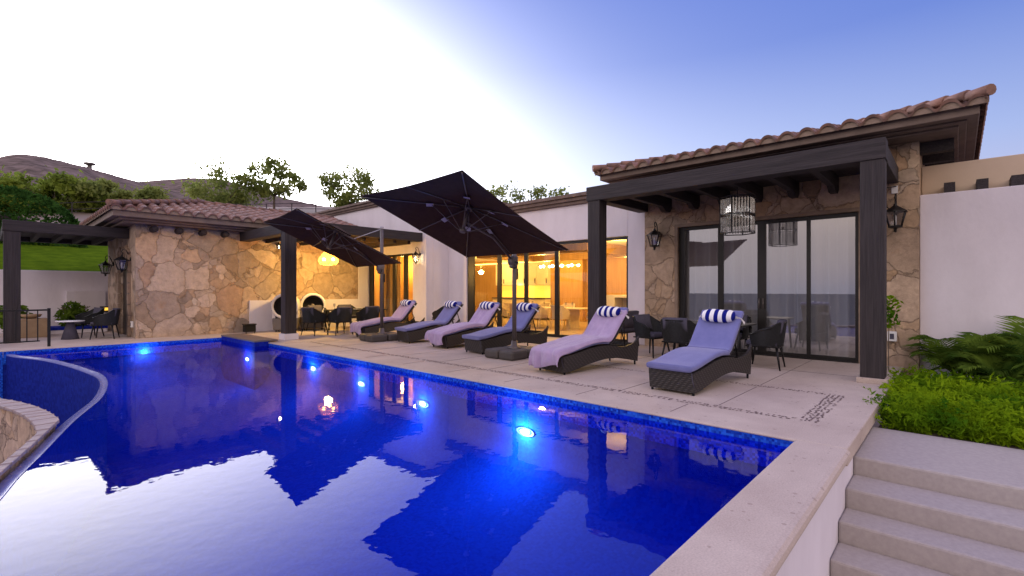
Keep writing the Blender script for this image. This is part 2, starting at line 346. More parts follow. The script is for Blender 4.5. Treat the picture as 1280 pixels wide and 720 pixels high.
M['coolw'] = mat('cooler_plastic_white', (.6, .57, .6), (.55, .53, .56), 6, .5)
M['coolg'] = mat('cooler_plastic_grey', (.14, .125, .12), (.12, .105, .1), 6, .55)
M['pit'] = mat('black_recess', (.006, .006, .006), (.005, .005, .005), 6, .9)
M['pebble'] = mat('dark_pebble', (.21, .155, .15), (.11, .08, .08), 20, .7)
M['joint'] = mat('slab_joint', (.17, .14, .14), (.13, .11, .11), 20, .9)
M['tan'] = mat('tan_planter', (.36, .25, .15), (.3, .2, .12), 6, .8)
M['socket'] = mat('white_plastic', (.7, .7, .7), (.66, .66, .66), 6, .5)

# ------------------------------------------------------------------ camera
A = R(42.56)
cd = bpy.data.cameras.new('camera'); cam = bpy.data.objects.new('camera', cd); COL.objects.link(cam)
cam.location = (0, 0, 1.4); cam.rotation_euler = (R(90), 0, A - R(90)); cd.sensor_width = 36; cd.lens = 36 * 606 / 1280
cd.shift_y = 2.5 / 1280; cd.clip_start = .05; cd.clip_end = 9000; sc.camera = cam

# ------------------------------------------------------------------ sky and light
SUN_AZ = R(88)           # direction of the afterglow, measured from +X towards +Y
w = bpy.data.worlds.new('World'); sc.world = w; w.use_nodes = True; nt = w.node_tree
bg = nt.nodes['Background']
tc = N(nt, 'ShaderNodeTexCoord')
vr = N(nt, 'ShaderNodeVectorRotate', rotation_type='Z_AXIS'); vr.inputs['Angle'].default_value = -SUN_AZ; L(nt, tc.outputs['Generated'], vr.inputs['Vector'])
sx = N(nt, 'ShaderNodeSeparateXYZ'); L(nt, vr.outputs[0], sx.inputs[0])
az = N(nt, 'ShaderNodeMath', operation='ARCTAN2'); L(nt, sx.outputs['Y'], az.inputs[0]); L(nt, sx.outputs['X'], az.inputs[1])
el = N(nt, 'ShaderNodeMath', operation='ARCSINE'); L(nt, sx.outputs['Z'], el.inputs[0])
def m2(op, a, b=None, c=None):
    n = N(nt, 'ShaderNodeMath', operation=op)
    for i, x in enumerate((a, b, c)):
        if x is None: continue
        if isinstance(x, (int, float)): n.inputs[i].default_value = x
        else: L(nt, x, n.inputs[i])
    return n.outputs[0]
a1 = m2('POWER', m2('ABSOLUTE', m2('DIVIDE', az.outputs[0], R(28))), 2.0)
e1 = m2('POWER', m2('ABSOLUTE', m2('DIVIDE', m2('SUBTRACT', el.outputs[0], R(7)), R(17.5))), 2.0)
glow = m2('EXPONENT', m2('MULTIPLY', m2('ADD', a1, e1), -1.0))
a2_ = m2('POWER', m2('ABSOLUTE', m2('DIVIDE', az.outputs[0], R(68))), 2.0)
e2_ = m2('POWER', m2('ABSOLUTE', m2('DIVIDE', el.outputs[0], R(25))), 2.0)
broad = m2('EXPONENT', m2('MULTIPLY', m2('ADD', a2_, e2_), -1.0))
glow_amt = m2('ADD', m2('MULTIPLY', glow, 9.0), m2('MULTIPLY', broad, .8))
rp = N(nt, 'ShaderNodeValToRGB'); E_ = rp.color_ramp.elements
L(nt, m2('DIVIDE', el.outputs[0], R(90)), rp.inputs['Fac'])
stops = [(0, (.36, .32, .40)), (.07, (.30, .31, .50)), (.15, (.19, .27, .56)), (.27, (.055, .13, .50)), (.36, (.06, .13, .52)), (.5, (.46, .45, .82)), (1, (.58, .54, .95))]  # upper stops, out of frame, are raised as added fill light
E_[0].position = 0; E_[0].color = c4(stops[0][1]); E_[1].position = 1; E_[1].color = c4(stops[-1][1])
for p, c in stops[1:-1]: E_.new(p).color = c4(c)
# the side over the sea, opposite the glow, is pinker, and raised above the horizon as added fill light
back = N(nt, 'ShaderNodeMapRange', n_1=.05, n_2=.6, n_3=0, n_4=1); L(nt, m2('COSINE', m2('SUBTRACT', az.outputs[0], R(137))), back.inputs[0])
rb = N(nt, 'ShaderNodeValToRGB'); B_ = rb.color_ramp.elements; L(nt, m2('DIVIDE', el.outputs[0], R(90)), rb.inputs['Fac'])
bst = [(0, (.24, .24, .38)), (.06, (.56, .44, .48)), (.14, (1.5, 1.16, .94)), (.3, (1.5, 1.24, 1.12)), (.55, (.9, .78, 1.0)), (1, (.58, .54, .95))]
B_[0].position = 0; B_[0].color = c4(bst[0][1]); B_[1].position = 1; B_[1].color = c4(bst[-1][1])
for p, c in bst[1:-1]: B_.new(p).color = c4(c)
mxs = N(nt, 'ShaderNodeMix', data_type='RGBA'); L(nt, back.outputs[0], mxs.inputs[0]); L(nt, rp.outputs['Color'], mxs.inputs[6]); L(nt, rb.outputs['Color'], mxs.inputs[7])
gl = N(nt, 'ShaderNodeMix', data_type='RGBA', blend_type='MULTIPLY'); gl.inputs[0].default_value = 1; gl.inputs[6].default_value = (1, .97, .95, 1); L(nt, glow_amt, gl.inputs[7])
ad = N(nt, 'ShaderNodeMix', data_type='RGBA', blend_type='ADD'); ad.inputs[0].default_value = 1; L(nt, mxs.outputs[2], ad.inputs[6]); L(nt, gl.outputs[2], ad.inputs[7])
sky = N(nt, 'ShaderNodeTexSky', sky_type='NISHITA'); sky.sun_disc = False; sky.sun_elevation = R(1.5); sky.sun_rotation = R(90) - SUN_AZ
ns = N(nt, 'ShaderNodeMix', data_type='RGBA', blend_type='MULTIPLY'); ns.inputs[0].default_value = 1; L(nt, sky.outputs[0], ns.inputs[6]); ns.inputs[7].default_value = (.05, .05, .05, 1)
ad2 = N(nt, 'ShaderNodeMix', data_type='RGBA', blend_type='ADD'); ad2.inputs[0].default_value = 1; L(nt, ad.outputs[2], ad2.inputs[6]); L(nt, ns.outputs[2], ad2.inputs[7])
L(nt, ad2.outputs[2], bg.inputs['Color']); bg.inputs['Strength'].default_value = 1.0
ld = bpy.data.lights.new('sun', 'SUN'); ld.energy = .12; ld.angle = R(2); ld.color = (1, .9, .82)
lo = bpy.data.objects.new('sun', ld); COL.objects.link(lo)
sd = Vector((math.cos(SUN_AZ) * math.cos(R(1.5)), math.sin(SUN_AZ) * math.cos(R(1.5)), math.sin(R(1.5))))
lo.rotation_euler = sd.to_track_quat('Z', 'Y').to_euler()
def lamp(name, loc, e, col, r=.05, typ='POINT', size=None, rot=None):
    l = bpy.data.lights.new(name, typ); l.energy = e; l.color = col
    if typ == 'POINT': l.shadow_soft_size = r
    else:
        l.shape = 'RECTANGLE'; l.size, l.size_y = size
    o = bpy.data.objects.new(name, l); COL.objects.link(o); o.location = loc
    if rot: o.rotation_euler = rot
    return o
WARM = (1, .60, .14)

# ------------------------------------------------------------------ ground, hills, sea, lawn
def interp(x, pts):
    if x <= pts[0][0]: return pts[0][1]
    for (a, b), (c, d) in zip(pts, pts[1:]):
        if x <= c: return b + (d - b) * (x - a) / (c - a)
    return pts[-1][1]
def ground_h(u, v):
    z = interp(v, [(22.6, -2.2), (22.9, 1.95), (30, 3.2), (60, 7.6), (110, 14), (400, 20)])
    if u > 0 and v > 23: z += .13 * min(u, 60) * min(1, (v - 23) / 30)
    if u > 16 and v <= 23: z = max(z, -2.2)
    if u < -14: z -= min(50, (-14 - u) * .8)
    if v > 28: z += .5 * noise.noise(Vector((u * .08, v * .08, 0))) * min(1, (v - 28) / 20)
    return z
def warp(n, a, p=3.2, lin=1.0):
    out = []
    for i in range(-n, n + 1):
        t = i / n; out.append(math.copysign(abs(t) ** p, t) * a + t * 60 * lin)
    return out
us = warp(70, 3500); vs_ = sorted(set(warp(70, 3500) + [22.6, 22.9]))
g = MB(); vv = [(u, v, ground_h(u, v)) for v in vs_ for u in us]; w_ = len(us)
g.add(vv, [(j * w_ + i, j * w_ + i + 1, (j + 1) * w_ + i + 1, (j + 1) * w_ + i) for j in range(len(vs_) - 1) for i in range(w_ - 1)], True)
tag(g.build('ground', M['dry']), 'dry brown ground rising gently behind the villa', 'ground', kind='structure')
s = MB(); s.add([(-3600, -3600, -24), (-34, -3600, -24), (-34, 3600, -24), (-3600, 3600, -24)], [(0, 1, 2, 3)])
tag(s.build('sea', M['seawater']), 'calm grey blue sea far below the pool', 'sea', kind='structure')
lw_ = MB()
lw_.grid(lambda a, b: (-10 + 16.5 * a, 22.98 + 8.6 * b, interp(23.1 + 8.5 * b, [(23, 1.97), (30, 3.2), (32, 3.5)]) + .02 + .22 * min(1, b * 3) + .04 * noise.noise(Vector((a * 30, b * 20, 1)))), 60, 40)
tag(lw_.build('lawn', M['grass']), 'bright green sloping lawn above the white retaining wall', 'lawn', kind='structure')

# mountains: skyline given as (azimuth left of view in degrees, elevation in degrees)
def hill(name, prof, d0, d1, label, seed):
    h = MB(); nu, nv = 220, 26
    def fn(a, b):
        az_ = 60 - a * 118
        e = interp(-az_, prof)
        d = d0 + (d1 - d0) * b
        top = d1 * math.tan(R(e)) + 1.4
        k = b ** .8
        z = 8 + (top - 8) * k
        z += 12 * noise.fractal(Vector((az_ * .35, b * 5, seed)), 1.0, 2.0, 5) * math.sin(PI * b) * (1 - b) + .7 * noise.fractal(Vector((az_ * 2.5, b * 9, seed)), 1, 2, 4)
        w = A + R(az_)
        return (d * math.cos(w), d * math.sin(w), z)
    h.grid(fn, nu, nv)
    # back slope so that the ridge has a body
    def fb(a, b):
        p = fn(a, 1); k = 1 + b * .7
        return (p[0] * k, p[1] * k, p[2] * (1 - b))
    h.grid(fb, nu, 6)
    return tag(h.build(name, M['hill']), label, 'hill', kind='structure')
def azel(x, y):
    a = math.atan((x - 640) / 606); return (math.degrees(a), math.degrees(math.atan((362.5 - y) / 606 * math.cos(a))))
near = [azel(*p) for p in ((-300, 260), (-120, 215), (0, 195), (28, 192), (60, 197), (110, 209), (150, 221), (180, 229), (230, 242), (280, 256), (400, 300))]
far = [azel(*p) for p in ((-300, 240), (100, 240), (160, 228), (200, 225), (240, 222), (275, 224), (310, 233), (350, 246), (395, 256), (460, 268), (560, 285), (800, 330), (1400, 350))]
hill('hills', near, 170, 420, 'bare brown ridge at the far left behind the trees', 3)
hill('distant_hills', far, 260, 700, 'low mauve ridge in the far distance', 11)

# ------------------------------------------------------------------ terrace, pool
PU, PV, FV = 5.17, 1.09, 16.2
WZ = -.085
arc = [(.42, 16.2), (.55, 15.58), (.93, 14.42), (1.19, 12.99), (1.34, 11.69), (1.39, 10.91), (1.34, 10.1), (1.22, 9.31), (1.06, 8.56), (.88, 7.98), (.71, 7.44), (.56, 6.9), (.41, 6.32), (.28, 5.84), (.17, 5.44), (.06, 4.95), (-.15, 4.1), (-.55, 2.8), (-1.2, 1.09)]
def smooth_poly(p, k=4):
    out = []
    for i in range(len(p) - 1):
        p0, p1, p2, p3 = p[max(i - 1, 0)], p[i], p[i + 1], p[min(i + 2, len(p) - 1)]
        for j in range(k):
            t = j / k
            out.append(tuple(.5 * ((2 * p1[c]) + (-p0[c] + p2[c]) * t + (2 * p0[c] - 5 * p1[c] + 4 * p2[c] - p3[c]) * t * t + (-p0[c] + 3 * p1[c] - 3 * p2[c] + p3[c]) * t ** 3) for c in (0, 1)))
    return out + [p[-1]]
arcs = smooth_poly(arc)
dk = MB()
def slab_top(x0, x1, y0, y1, z0=-.16, z1=0): dk.box(x0, x1, y0, y1, z0, z1)
# deck pieces (butted end to end)
slab_top(PU - .02, 12.2, .71, FV - .05); dk.box(PU - .05, PU - .0205, PV + .02, FV - .051, -.022, 0)
slab_top(-3.2, 12.2, FV - .05, 24)
slab_top(-9, -3.2, 15.2, 24)
tag(dk.build('terrace', M['deck'], bevel=.012), 'pale travertine terrace around the pool', 'terrace', kind='structure')
cp = MB()
prof = [(.71 + .03, -.1), (.695, -.085), (.685, -.055), (.69, -.025), (.71, -.006), (.74, .0), (1.1, 0), (1.12, -.012), (1.12, -.05), (1.10, -.06)]
cp.prism(prof, 'x', -3, PU - .033)
tag(cp.build('pool_coping', M['deck']), 'pale stone coping along the near end of the pool', 'coping', kind='structure')
ct = MB(); ct.prism([(u, z) for u, z in [(PU + .35, -.1), (PU - .02, -.1), (PU - .05, -.07)]], 'y', 2, 2.001)
nw = MB(); nw.box(-3, 5.62, .74, PV - .02, -2.2, -.101); nw.box(5.621, 7.0, .74, PV - .02, -2.2, -.161)
tag(nw.build('retaining_wall', M['plaster']), 'white rendered wall below the pool coping beside the steps', 'wall')

# basin
D = -1.45
bs = MB()
bs.box(PU, PU + .2, PV - .2, FV + .2, D - .1, -.161)                     # house side wall
bs.add([(PU - .001, PV, -.161), (PU - .001, FV, -.161), (PU - .001, FV, D), (PU - .001, PV, D)], [(0, 1, 2, 3)])
bs.add([(PU, PV, -.16), (PU, PV, D), (-1.2, PV, D), (-1.2, PV, -.16)], [(0, 1, 2, 3)])
bs.add([(PU, FV, -.16), (PU, FV, D), (.42, FV, D), (.42, FV, -.16)], [(0, 1, 2, 3)])
fl = [(PU, PV), (PU, FV)] + arcs
bs.add([(p[0], p[1], D) for p in fl], [tuple(range(len(fl)))])
nA = len(arcs)
def cove(k):
    w = PI / 2 * k; return (1.5 * (1 - math.cos(w)), D + .7 * (1 - math.sin(w)) + .002)
bs.grid(lambda a, b: (PU - .004 - cove(b)[0], PV + (FV - PV) * a, cove(1 - b)[1] if 0 else D + .7 * (1 - math.sin(PI / 2 * b)) + .002), 1, 14)
bs.grid(lambda a, b: (.6 + (PU - .6) * a, FV - .004 - cove(b)[0], D + .7 * (1 - math.sin(PI / 2 * b)) + .003), 1, 14)
bs.add([(p[0], p[1], z) for z in (WZ - .01, D) for p in arcs], [(i, i + 1, nA + i + 1, nA + i) for i in range(nA - 1)], True)
tag(bs.build('pool_basin', M['tile']), 'cobalt blue mosaic lining of the pool', 'pool', kind='structure')
tb = MB()
tb.box(PU - .036, PU - .0225, PV + .013, FV - .063, -.32, -.0225); tb.box(.30, PU - .037, FV - .062, FV - .052, -.32, -.02)
tb.box(-.9, PU - .013, PV + .002, PV + .012, -.32, -.061)
tb.box(-9, .29, FV - .062, FV - .052, -1.4, -.02)
tag(tb.build('waterline_tiles', M['tileband']), 'bright blue mosaic band along the waterline', 'tiles', kind='structure')
wt = MB(); ws = [(PU - .037, PV + .013), (PU - .037, FV - .063)] + arcs
wt.add([(p[0], p[1], WZ) for p in ws], [tuple(range(len(ws)))])
tag(wt.build('pool_water', M['water']), 'still deep blue pool water mirroring the sky', 'water', kind='structure')
# infinity edge: a thin wet rim and the tiled outer face
def offset(poly, d):
    out = []
    for i, p in enumerate(poly):
        a, b = poly[max(i - 1, 0)], poly[min(i + 1, len(poly) - 1)]
        tx, ty = b[0] - a[0], b[1] - a[1]; l = math.hypot(tx, ty) or 1
        out.append((p[0] + ty / l * d, p[1] - tx / l * d))
    return out
outer = offset(arcs, .085); inner = offset(arcs, -.01)
rm = MB(); n = nA
rm.add([(p[0], p[1], WZ + .006) for p in inner] + [(p[0], p[1], WZ - .004) for p in outer] + [(p[0], p[1], WZ - .03) for p in outer],
       [(i, i + 1, n + i + 1, n + i) for i in range(n - 1)] + [(n + i, n + i + 1, 2 * n + i + 1, 2 * n + i) for i in range(n - 1)], True)
tag(rm.build('infinity_edge', M['wetrim']), 'thin wet overflow rim curving along the left of the pool', 'pool edge', kind='structure')
of = MB()
of.add([(p[0], p[1], z) for z in (WZ - .03, -1.75) for p in outer], [(i, n + i, n + i + 1, i + 1) for i in range(n - 1)], True)
of.add([(-9, 15.0, -1.7), (1.5, 15.0, -1.7), (1.5, 3, -1.7), (-9, 3, -1.7)], [(0, 1, 2, 3)])
of.box(-9, .5, FV - .05, FV + .1, -1.75, -.17)
tag(of.build('overflow_basin', M['darktile']), 'navy tiled overflow basin below the infinity edge', 'basin', kind='structure')
# stone rim of the lower round court
cx, cy = -5.92, 7.0
spill = sorted((p[1], p[0]) for p in outer)
def rim_uv(v):
    ci = cx + math.sqrt(6.28 ** 2 - (v - cy) ** 2); co = cx + math.sqrt(6.49 ** 2 - (v - cy) ** 2)
    o = min(co, interp(v, spill) - .012); return min(ci, o - .07), o
def strip(mb, v0, v1, n, f0, f1, z0, z1):
    rows = []
    for i in range(n + 1):
        v = v0 + (v1 - v0) * i / n; a_, b_ = rim_uv(v); x0, x1 = f0(a_, b_), f1(a_, b_)
        rows.append([(x0, v, z0), (x0, v, z1), (x1, v, z1), (x1, v, z0)])
    mb.add([p for r in rows for p in r], [(4 * i + q, 4 * i + (q + 1) % 4, 4 * i + 4 + (q + 1) % 4, 4 * i + 4 + q) for i in range(n) for q in range(4)] + [(0, 1, 2, 3), (4 * n + 3, 4 * n + 2, 4 * n + 1, 4 * n)], False)
rw = thing('curved_stone_wall', 'curved stone faced wall with flagstone cap beside the infinity edge', 'wall', (cx, cy, -1.7))
a = MB(); strip(a, 1.6, 12.5, 80, lambda p, q: p + .025, lambda p, q: max(p + .05, q - .03), -1.7, -.062); a.build('stone_facing', M['stone_strip'], rw, True)
a = MB(); v = 1.6
while v < 12.4:
    l = random.uniform(.16, .30); strip(a, v, v + l - .006, 4, lambda p, q: p, lambda p, q: q, -.06, -.022 - .006 * random.random()); v += l
a.build('cap_stones', M['rimstone'], rw, True, bevel=.006)

# corner ledge in the pool
lg = thing('pool_corner_ledge', 'dark slate topped ledge standing in the far corner of the pool', 'ledge', (4.9, 14.8, -1.4))
a = MB(); a.box(4.76, PU + .2, 13.5, FV - .08, .03, .07); a.build('ledge_top', M['slate'], lg, True, bevel=.008)
a = MB(); a.box(4.78, PU - .014, 13.52, FV - .065, -1.4, .029); a.build('ledge_body', M['darktile'], lg, True)

# underwater lamps
def pool_lamp(loc, nrm, label, e=26):
    t = thing('pool_light', label, 'pool light', loc, math.atan2(nrm[1], nrm[0]), 'underwater lights on the pool walls')
    a = MB(); a.lathe([(.085, 0), (.10, .004), (.115, .012), (.115, 0)], 20, (0, 0, 0), 'x'); a.build('ring', M['pole'], t)
    a = MB(); a.lathe([(0, .01), (.035, .012), (.06, .006)], 20, (0, 0, 0), 'x'); a.build('lens', M['plight'], t); t.scale = (1, 1.5, .55)
    lamp('underwater_lamp', (loc[0] + nrm[0] * .11, loc[1] + nrm[1] * .11, loc[2] + .0), e, (.3, 1, .9), .05)
for v, z, lb in ((4.49, -.6, 'brightest underwater light, below the nearest umbrella'), (6.85, -.58, 'underwater light on the house side wall, second from the near end'), (8.89, -.5, 'underwater light on the house side wall, third from the near end'), (11.0, -.42, 'underwater light on the house side wall, close to the corner ledge')):
    pool_lamp((PU - .005, v, z), (-1, 0), lb, 80 if v < 5 else 26)
pool_lamp((2.92, FV - .02, -.28), (0, -1), 'underwater light on the far wall before the stone house')
pool_lamp((4.77, 14.0, -.45), (-1, 0), 'underwater light on the corner ledge side')
for (x, y, lb) in ((4.26, 13.86, 'x'), (3.2, 9.6, 'x')): pass
for k, (x, y) in enumerate(((4.3, 15.85), (4.25, 13.75))):
    dr = MB(); dr.lathe([(0, .012), (.1, .012), (.13, .004), (.135, 0)], 20); o = dr.build('floor_drain', M['coolw']); o.location = (x, y, D)
    tag(o, ('pale round drain cover on the pool floor, farther of two', 'pale round drain cover on the pool floor, nearer of two')[k], 'drain', 'drain covers on the pool floor')

for k, (v, z) in enumerate(((1.77, -.26), (3.2, -.3))):
    a = MB(); a.lathe([(.03, 0), (.035, .012), (.06, .012), (.068, .0)], 20, (0, 0, 0), 'x'); o = a.build('inlet_fitting', M['coolw']); o.location = (PU - .001, v, z); o.rotation_euler = (0, 0, PI)
    tag(o, ('white ring inlet on the pool wall near the corner of the coping', 'white ring inlet on the pool wall, farther from the corner')[k], 'inlet', 'inlets on the pool wall')
# pebble border set in the terrace
pb = MB()
def pebble(x, y, a, l, b_, z=.003):
    n = 6; ca, sa = math.cos(a), math.sin(a); vs = []
    for k in range(n):
        w = 2 * PI * k / n; p, q = l * math.cos(w) * random.uniform(.8, 1.1), b_ * math.sin(w) * random.uniform(.8, 1.1)
        vs.append((x + p * ca - q * sa, y + p * sa + q * ca, z))
    vs.append((x, y, z + .004)); pb.add(vs, [(k, (k + 1) % n, n) for k in range(n)])
v = 1.3
while v < 12.9:
    for du in (-.035, .035):
        if random.random() < .88: pebble(5.95 + du + random.gauss(0, .008), v + random.gauss(0, .01), random.gauss(0, .5), random.uniform(.02, .034), random.uniform(.011, .017))
        if v < 6.2 and random.random() < .8: pebble(7.65 + du * .8 + random.gauss(0, .008), v + random.gauss(0, .01), random.gauss(0, .5), random.uniform(.018, .03), random.uniform(.01, .015))
    v += .042
u = 5.95
while u < 7.66:
    for dv in (-.1, -.05, 0, .05):
        if random.random() < .9: pebble(u + random.gauss(0, .01), 1.2 + dv + random.gauss(0, .008), random.gauss(0, .3), random.uniform(.022, .034), random.uniform(.01, .016))
    u += .055
tag(pb.build('pebble_border', M['pebble']), 'border lines of small dark pebbles inlaid in the terrace', 'pebbles', kind='stuff')
jt = MB()
for k in range(9):
    v = 2.13 + k * 1.32
    jt.box(6.05, 7.55, v, v + .007, 0, .003); jt.box(7.75, 11.2, v, v + .007, 0, .003); jt.box(5.35, 5.85, v + .3, v + .306, 0, .003)
jt.box(9.5, 9.506, .75, 13, 0, .003)
tag(jt.build('paving_joints', M['joint']), 'thin dark joints between the terrace slabs', 'joints', kind='structure')

# steps
st = MB()
edges = [7.05, 5.67, 5.22, 4.86, 4.49, 4.12, 3.75, 3.38, 3.0, 2.6, 2.2]; z = -.2
st.box(5.67, 7.05, -6, .738, -2.2, -.2)
for i in range(1, len(edges) - 1):
    z = -.2 - .17 * i; st.box(edges[i + 1], edges[i], -6, .738, -2.2, z)
tag(st.build('steps', M['step'], bevel=.02), 'grey concrete steps going down beside the pool wall', 'steps', kind='structure')
lowp = MB(); lowp.box(-8, 2.199, -6, .738, -2.25, -1.9); tag(lowp.build('path', M['step']), 'concrete path at the foot of the steps', 'path', kind='structure')
so = MB(); so.grid(lambda a, b: (7.06 + 4.3 * a, -8 + 8.69 * b, -.23 + .04 * noise.noise(Vector((a * 9, b * 14, 0)))), 40, 60)
tag(so.build('garden_soil', M['soil']), 'dark soil of the planting bed by the white wall', 'soil', kind='structure')

# ------------------------------------------------------------------ roof tile generator
PER = .33
def tile_profile(t):
    t = t % 1
    return .088 * math.sin(PI * t / .70) ** .55 if t < .70 else -.03 * math.sin(PI * (t - .70) / .30)
def roof_face(mb, mortar, o, du, dv, length, depth, slope, k0, k1, lift=0):
    """o: eave start corner, du: unit along the eave, dv: unit up the slope (horizontal), k0/k1 hip trims"""
    o, du, dv = Vector(o), Vector(du), Vector(dv); n = int(length / PER * 14); rows = int(depth / .42) + 1
    def pt(a, s, z): return o + du * a + dv * s + Vector((0, 0, z + s * slope))
    cols = []
    for i in range(n + 1):
        a = length * i / n; smax = depth
        if k0: smax = min(smax, a / k0)
        if k1: smax = min(smax, (length - a) / k1)
        cols.append((a, max(smax, .001), tile_profile(a / PER)))
    vs = []; fs = []; m = rows * 2 + 1
    for a, smax, h in cols:
        vs.append(pt(a, .02, h - .035))
        for r in range(rows):
            s0, s1 = min(r * .42, smax), min((r + 1) * .42, smax)
            vs += [pt(a, s0, h + .018), pt(a, s1 - .002 if s1 > s0 else s1, h - .004)]
    for i in range(n):
        for r in range(m - 1):
            p = i * m + r; fs.append((p, p + m, p + m + 1, p + 1))
    mb.add(vs, fs, False)
    # mortar packed under the tile arches
    vs = []; fs = []
    for a, smax, h in cols: vs += [pt(a, .045, -.06), pt(a, .045, h - .02)]
    for i in range(n): fs.append((2 * i, 2 * i + 2, 2 * i + 3, 2 * i + 1))
    mortar.add(vs, fs, False)
def hip_caps(mb, p0, p1):
    p0, p1 = Vector(p0), Vector(p1); d = p1 - p0; n = max(1, int(d.length / .36))
    for k in range(n):
        a = p0 + d * (k / n); b = p0 + d * ((k + 1.12) / n)
        mb.tube([a + Vector((0, 0, .05)), b + Vector((0, 0, .03))], [.085, .07], 10)
def slabs(mb, x0, x1, y0, y1, layers):
    for p, z0, z1 in layers: mb.box(x0 - p[0], x1 + p[1], y0 - p[2], y1 + p[3], z0, z1)

# ------------------------------------------------------------------ right stone house
def frame_mullions(mb, u, vs, z0, z1, d=.06, top=.08, bot=.09):
    """vs: list of (v0,v1) vertical members; rails added at top and bottom between the outer ones"""
    for a, b in vs: mb.box(u - d / 2, u + d / 2, a, b, z0, z1)
    for (a, b), (c, e) in zip(vs, vs[1:]):
        mb.box(u - d / 2 + .004, u + d / 2 - .004, b, c, z1 - top, z1); mb.box(u - d / 2 + .004, u + d / 2 - .004, b, c, z0, z0 + bot)
WU = 11.3
h = thing('stone_house', 'stone walled house with tiled roof and wide glass doors at right', 'house', (13.5, 3, 0))
a = MB()
a.box(WU, WU + .4, 4.96, 5.82, 0, 4.06); a.box(WU, WU + .4, .5, 1.38, -.3, 4.06); a.box(WU, WU + .4, 1.381, 4.959, 2.91, 4.06)
a.box(WU + .401, 17, .5, .9, -.3, 4.06); a.box(WU + .401, 17, 5.42, 5.82, 0, 4.06); a.box(17, 17.3, .5, 5.82, 0, 4.06)
a.build('wall', M['stone'], h, True)
a = MB(); a.box(WU - .02, WU + .05, 4.955, 5.03, 0, 2.98); a.box(WU - .02, WU + .05, 1.31, 1.385, 0, 2.98); a.box(WU - .021, WU + .05, 1.386, 4.954, 2.905, 2.98)
a.build('door_surround', M['mortar'], h, True)
a = MB(); slabs(a, WU, 16.8, .5, 5.82, [((.5, .3, .52, .6), 4.062, 4.10), ((.66, .4, .62, .68), 4.101, 4.135), ((.86, .5, .76, .78), 4.136, 4.30)])
co = a.build('cornice', M['cornice'], h, True, bevel=.015)
for k in range(7):
    a = MB(); v = .95 + k * .75; a.box(WU - .45, WU - .003, v, v + .16, 3.86, 4.059); a.build('rafter_tail', M['wood_x'], h, True)
for k in range(4):
    a = MB(); u = WU + .15 + k * .9; a.box(u, u + .18, .04, .497, 3.86, 4.059); a.build('rafter_tail', M['wood_x'], h, True)
rf = MB(); mo = MB()
e0, r0, e1 = WU - 1.0, .5 - .86, 5.82 + .86; DEP = 3.2; SL = .22
roof_face(rf, mo, (e0, r0, 4.31), (0, 1, 0), (1, 0, 0), e1 - r0, (e1 - r0) / 2, SL, 1, 1)
roof_face(rf, mo, (17.8, r0, 4.31), (-1, 0, 0), (0, 1, 0), 17.8 - e0, (e1 - r0) / 2, SL, 1, 1)
roof_face(rf, mo, (e0, e1, 4.31), (1, 0, 0), (0, -1, 0), 17.8 - e0, (e1 - r0) / 2, SL, 1, 1)
hw = (e1 - r0) / 2; zt = 4.36 + hw * SL
hip_caps(rf, (e0 - .02, r0 - .02, 4.38), (e0 + hw, r0 + hw, zt)); hip_caps(rf, (e0 - .02, e1 + .02, 4.38), (e0 + hw, e1 - hw, zt))
ro = rf.build('roof', M['terracotta'], h, True); mo.build('eave_mortar', M['mortar'], ro, True)
# glazed sliding doors
def glass_door(parent, u, members, z0, z1, glassm, split=None):
    f = MB(); frame_mullions(f, u, members, z0, z1); d = f.build('sliding_door', M['dframe'], parent, True, bevel=.004)
    for (a, b), (c, e) in zip(members, members[1:]):
        q = MB(); q.add([(u, b, z0 + .02), (u, c, z0 + .02), (u, c, z1 - .02), (u, b, z1 - .02)], [(0, 3, 2, 1)]); q.build('pane', glassm, d, True)
    return d
dd = glass_door(h, WU + .1, [(1.383, 1.45), (2.20, 2.27), (3.03, 3.20), (3.92, 4.04), (4.82, 4.957)], .0, 2.902, M['doorglass'])
a = MB()
for v in (3.075, 3.155): a.tube([(WU + .03, v, 1.0), (WU + .03, v, 1.22)], .01, 8)
a.build('handle', M['pole'], dd, True)
a = MB(); a.box(WU - .05, WU + .39, 1.385, 4.955, .002, .02); a.build('threshold', M['dframe'], h, True)
cu = MB(); cu.grid(lambda a, b: (WU + .36 + (.085 + .025 * math.sin(a * 23)) * math.sin(a * 3.5 * 2 * PI / .27 + .8 * math.sin(a * 40)), 1.43 + 3.5 * a, .03 + 2.85 * b), 420, 2)
tag(cu.build('sheer_curtain', M['curtain']), 'pale sheer curtain hanging in folds behind the glass doors', 'curtain')
a = MB(); a.box(WU + .402, 16.9, .91, 5.41, -.05, .0); a.build('room_floor', M['infloor'], h, True)

